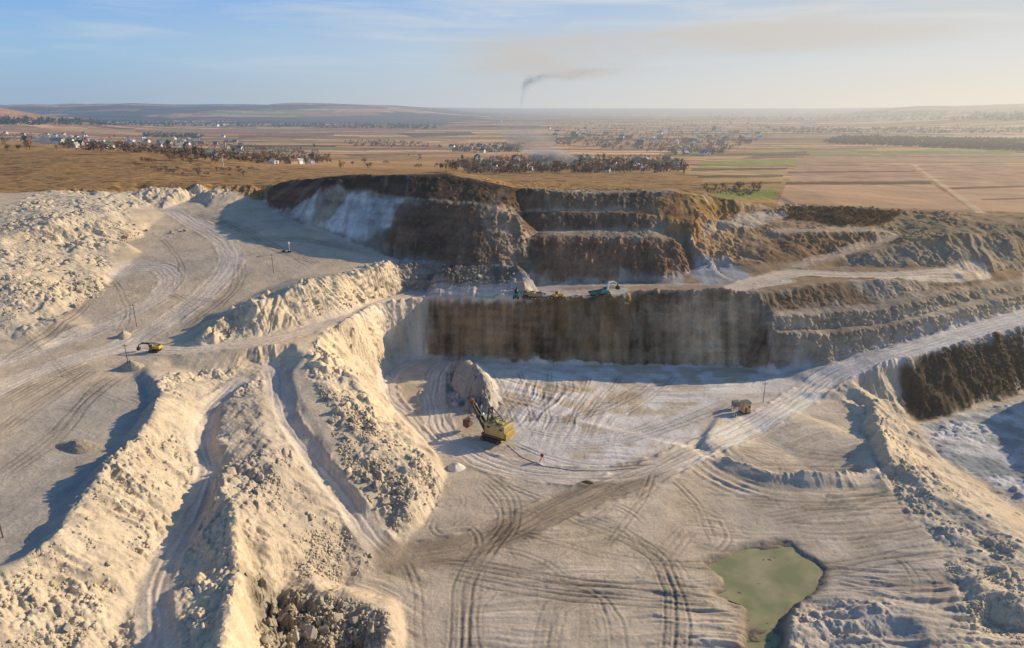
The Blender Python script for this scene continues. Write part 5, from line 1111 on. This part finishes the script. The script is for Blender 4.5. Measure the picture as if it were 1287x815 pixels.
woods('village_woodland', 'brown mass of garden trees and copses around the villages', [([(80,178),(230,176),(400,190),(420,205),(330,206),(230,196),(90,188)], 900, 2.4, 4.2), ([(570,182),(660,180),(655,192),(570,192)], 220, 3.5, 5.5), ([(560,205),(640,196),(840,196),(870,208),(850,217),(600,218)], 900, 2.2, 3.8), ([(690,158),(800,148),(960,150),(980,168),(900,195),(700,184)], 1100, 4, 8), ([(0,168),(110,172),(110,180),(0,178)], 120, 4, 6), ([(430,176),(520,178),(560,186),(440,184)], 120, 3.5, 6)], tcol[0], 2)
woods('far_tree_belts', 'thin dark tree belts on the plain below the blue hills', [([(0,150),(330,155),(560,158),(540,163),(300,160),(0,157)], 700, 9, 15), ([(180,167),(260,170),(250,175),(180,173)], 150, 5, 8), ([(960,160),(1287,162),(1287,168),(980,168)], 400, 7, 11), ([(880,140),(1287,142),(1287,152),(900,152)], 500, 12, 20)], tcol[2], 3)
woods('bank_brush', 'low dry brush covering the dark slope at the right edge', [([(1133,455),(1180,441),(1287,415),(1287,491),(1240,503),(1190,522),(1150,528),(1135,508)], 1100, .35, .8)], mat('dry_brush', (.16, .10, .055), .95, scale=.6, var=.5), 4)
woods('hedge_brush', 'rusty scrub covering the low bank below the brown fields', [([(992,260),(1050,262),(1134,267),(1118,279),(1095,284),(990,276)], 700, .5, 1.1), ([(885,236),(955,240),(940,247),(890,243)], 160, .6, 1.2)], mat('rusty_brush', (.26, .15, .06), .95, scale=.6, var=.5), 5)

# ------------------------------------------------------------------ smoke
def smoke(name, label, pieces):
    t = empty(name, pieces[0][0]); tag(t, label, 'smoke'); base = Vector(pieces[0][0])
    for i, (c_, d, tilt, dens, col, anis) in enumerate(pieces):
        bm = bmesh.new(); bmesh.ops.create_icosphere(bm, subdivisions=3, radius=1); me = bpy.data.meshes.new('smoke_puff'); bm.to_mesh(me); bm.free(); o = bpy.data.objects.new('smoke_puff', me); COL.objects.link(o); o.parent = t
        o.location = Vector(c_) - base; o.scale = d; o.rotation_euler = tilt
        m = bpy.data.materials.new('smoke_volume'); m.use_nodes = True; nt = m.node_tree; nt.nodes.clear(); ou = N(nt, 'ShaderNodeOutputMaterial'); pv = N(nt, 'ShaderNodeVolumePrincipled'); pv.inputs['Color'].default_value = (*col, 1); pv.inputs['Anisotropy'].default_value = anis
        tc_ = N(nt, 'ShaderNodeTexCoord'); ln = N(nt, 'ShaderNodeVectorMath', operation='LENGTH'); nt.links.new(tc_.outputs['Object'], ln.inputs[0]); f1 = N(nt, 'ShaderNodeMapRange'); f1.interpolation_type = 'SMOOTHSTEP'; f1.inputs['From Min'].default_value = 1.; f1.inputs['From Max'].default_value = .1; nt.links.new(ln.outputs['Value'], f1.inputs[0])
        nz = N(nt, 'ShaderNodeTexNoise'); nz.inputs['Scale'].default_value = 2.2; nz.inputs['Detail'].default_value = 4; nz.inputs['Distortion'].default_value = .6; nt.links.new(tc_.outputs['Object'], nz.inputs['Vector']); f2 = N(nt, 'ShaderNodeMapRange'); f2.inputs['From Min'].default_value = .38; f2.inputs['From Max'].default_value = .65; nt.links.new(nz.outputs[0], f2.inputs[0])
        a = N(nt, 'ShaderNodeMath', operation='MULTIPLY'); nt.links.new(f1.outputs[0], a.inputs[0]); nt.links.new(f2.outputs[0], a.inputs[1]); b = N(nt, 'ShaderNodeMath', operation='MULTIPLY'); nt.links.new(a.outputs[0], b.inputs[0]); b.inputs[1].default_value = dens; nt.links.new(b.outputs[0], pv.inputs['Density']); nt.links.new(pv.outputs[0], ou.inputs['Volume']); me.materials.append(m)
def at(px, py, D):
    dx, dy, dz = ray(px, py); k = D / dy; return (float(dx * k), D, float(H + dz * k))
smoke('smoke_column', 'thin blue grey smoke column rising from the horizon and bending right', [(at(657, 120, 5200), (26, 60, 130), (0, .12, 0), .0080, (.42, .52, .60), .3), (at(663, 104, 5200), (50, 60, 85), (0, .55, 0), .018, (.40, .52, .60), .3), (at(676, 99, 5200), (130, 80, 42), (0, -.25, 0), .010, (.42, .52, .58), .3), (at(725, 93, 5200), (430, 120, 60), (0, -.06, 0), .0050, (.60, .58, .56), .3)])
g = gp(705, 208)
smoke('bonfire_smoke', 'pale bonfire smoke drifting low over the central village', [(tuple(g + Vector((-12, 5, 9))), (42, 18, 12), (0, .1, 0), .22, (.70, .74, .80), .3), (tuple(g + Vector((-35, 40, 26))), (46, 24, 18), (0, .3, 0), .07, (.70, .73, .78), .3)])
g = gp(35, 186)
smoke('field_smoke', 'small pale smoke patch drifting behind the grassy hill at far left', [(tuple(g + Vector((5, 20, 7))), (24, 12, 8), (0, -.1, 0), .16, (.68, .72, .80), .3)])
scene.cycles.volume_step_rate = 1.0; scene.cycles.volume_max_steps = 64
print('objects', len(bpy.data.objects), round(time.time() - T0, 1))
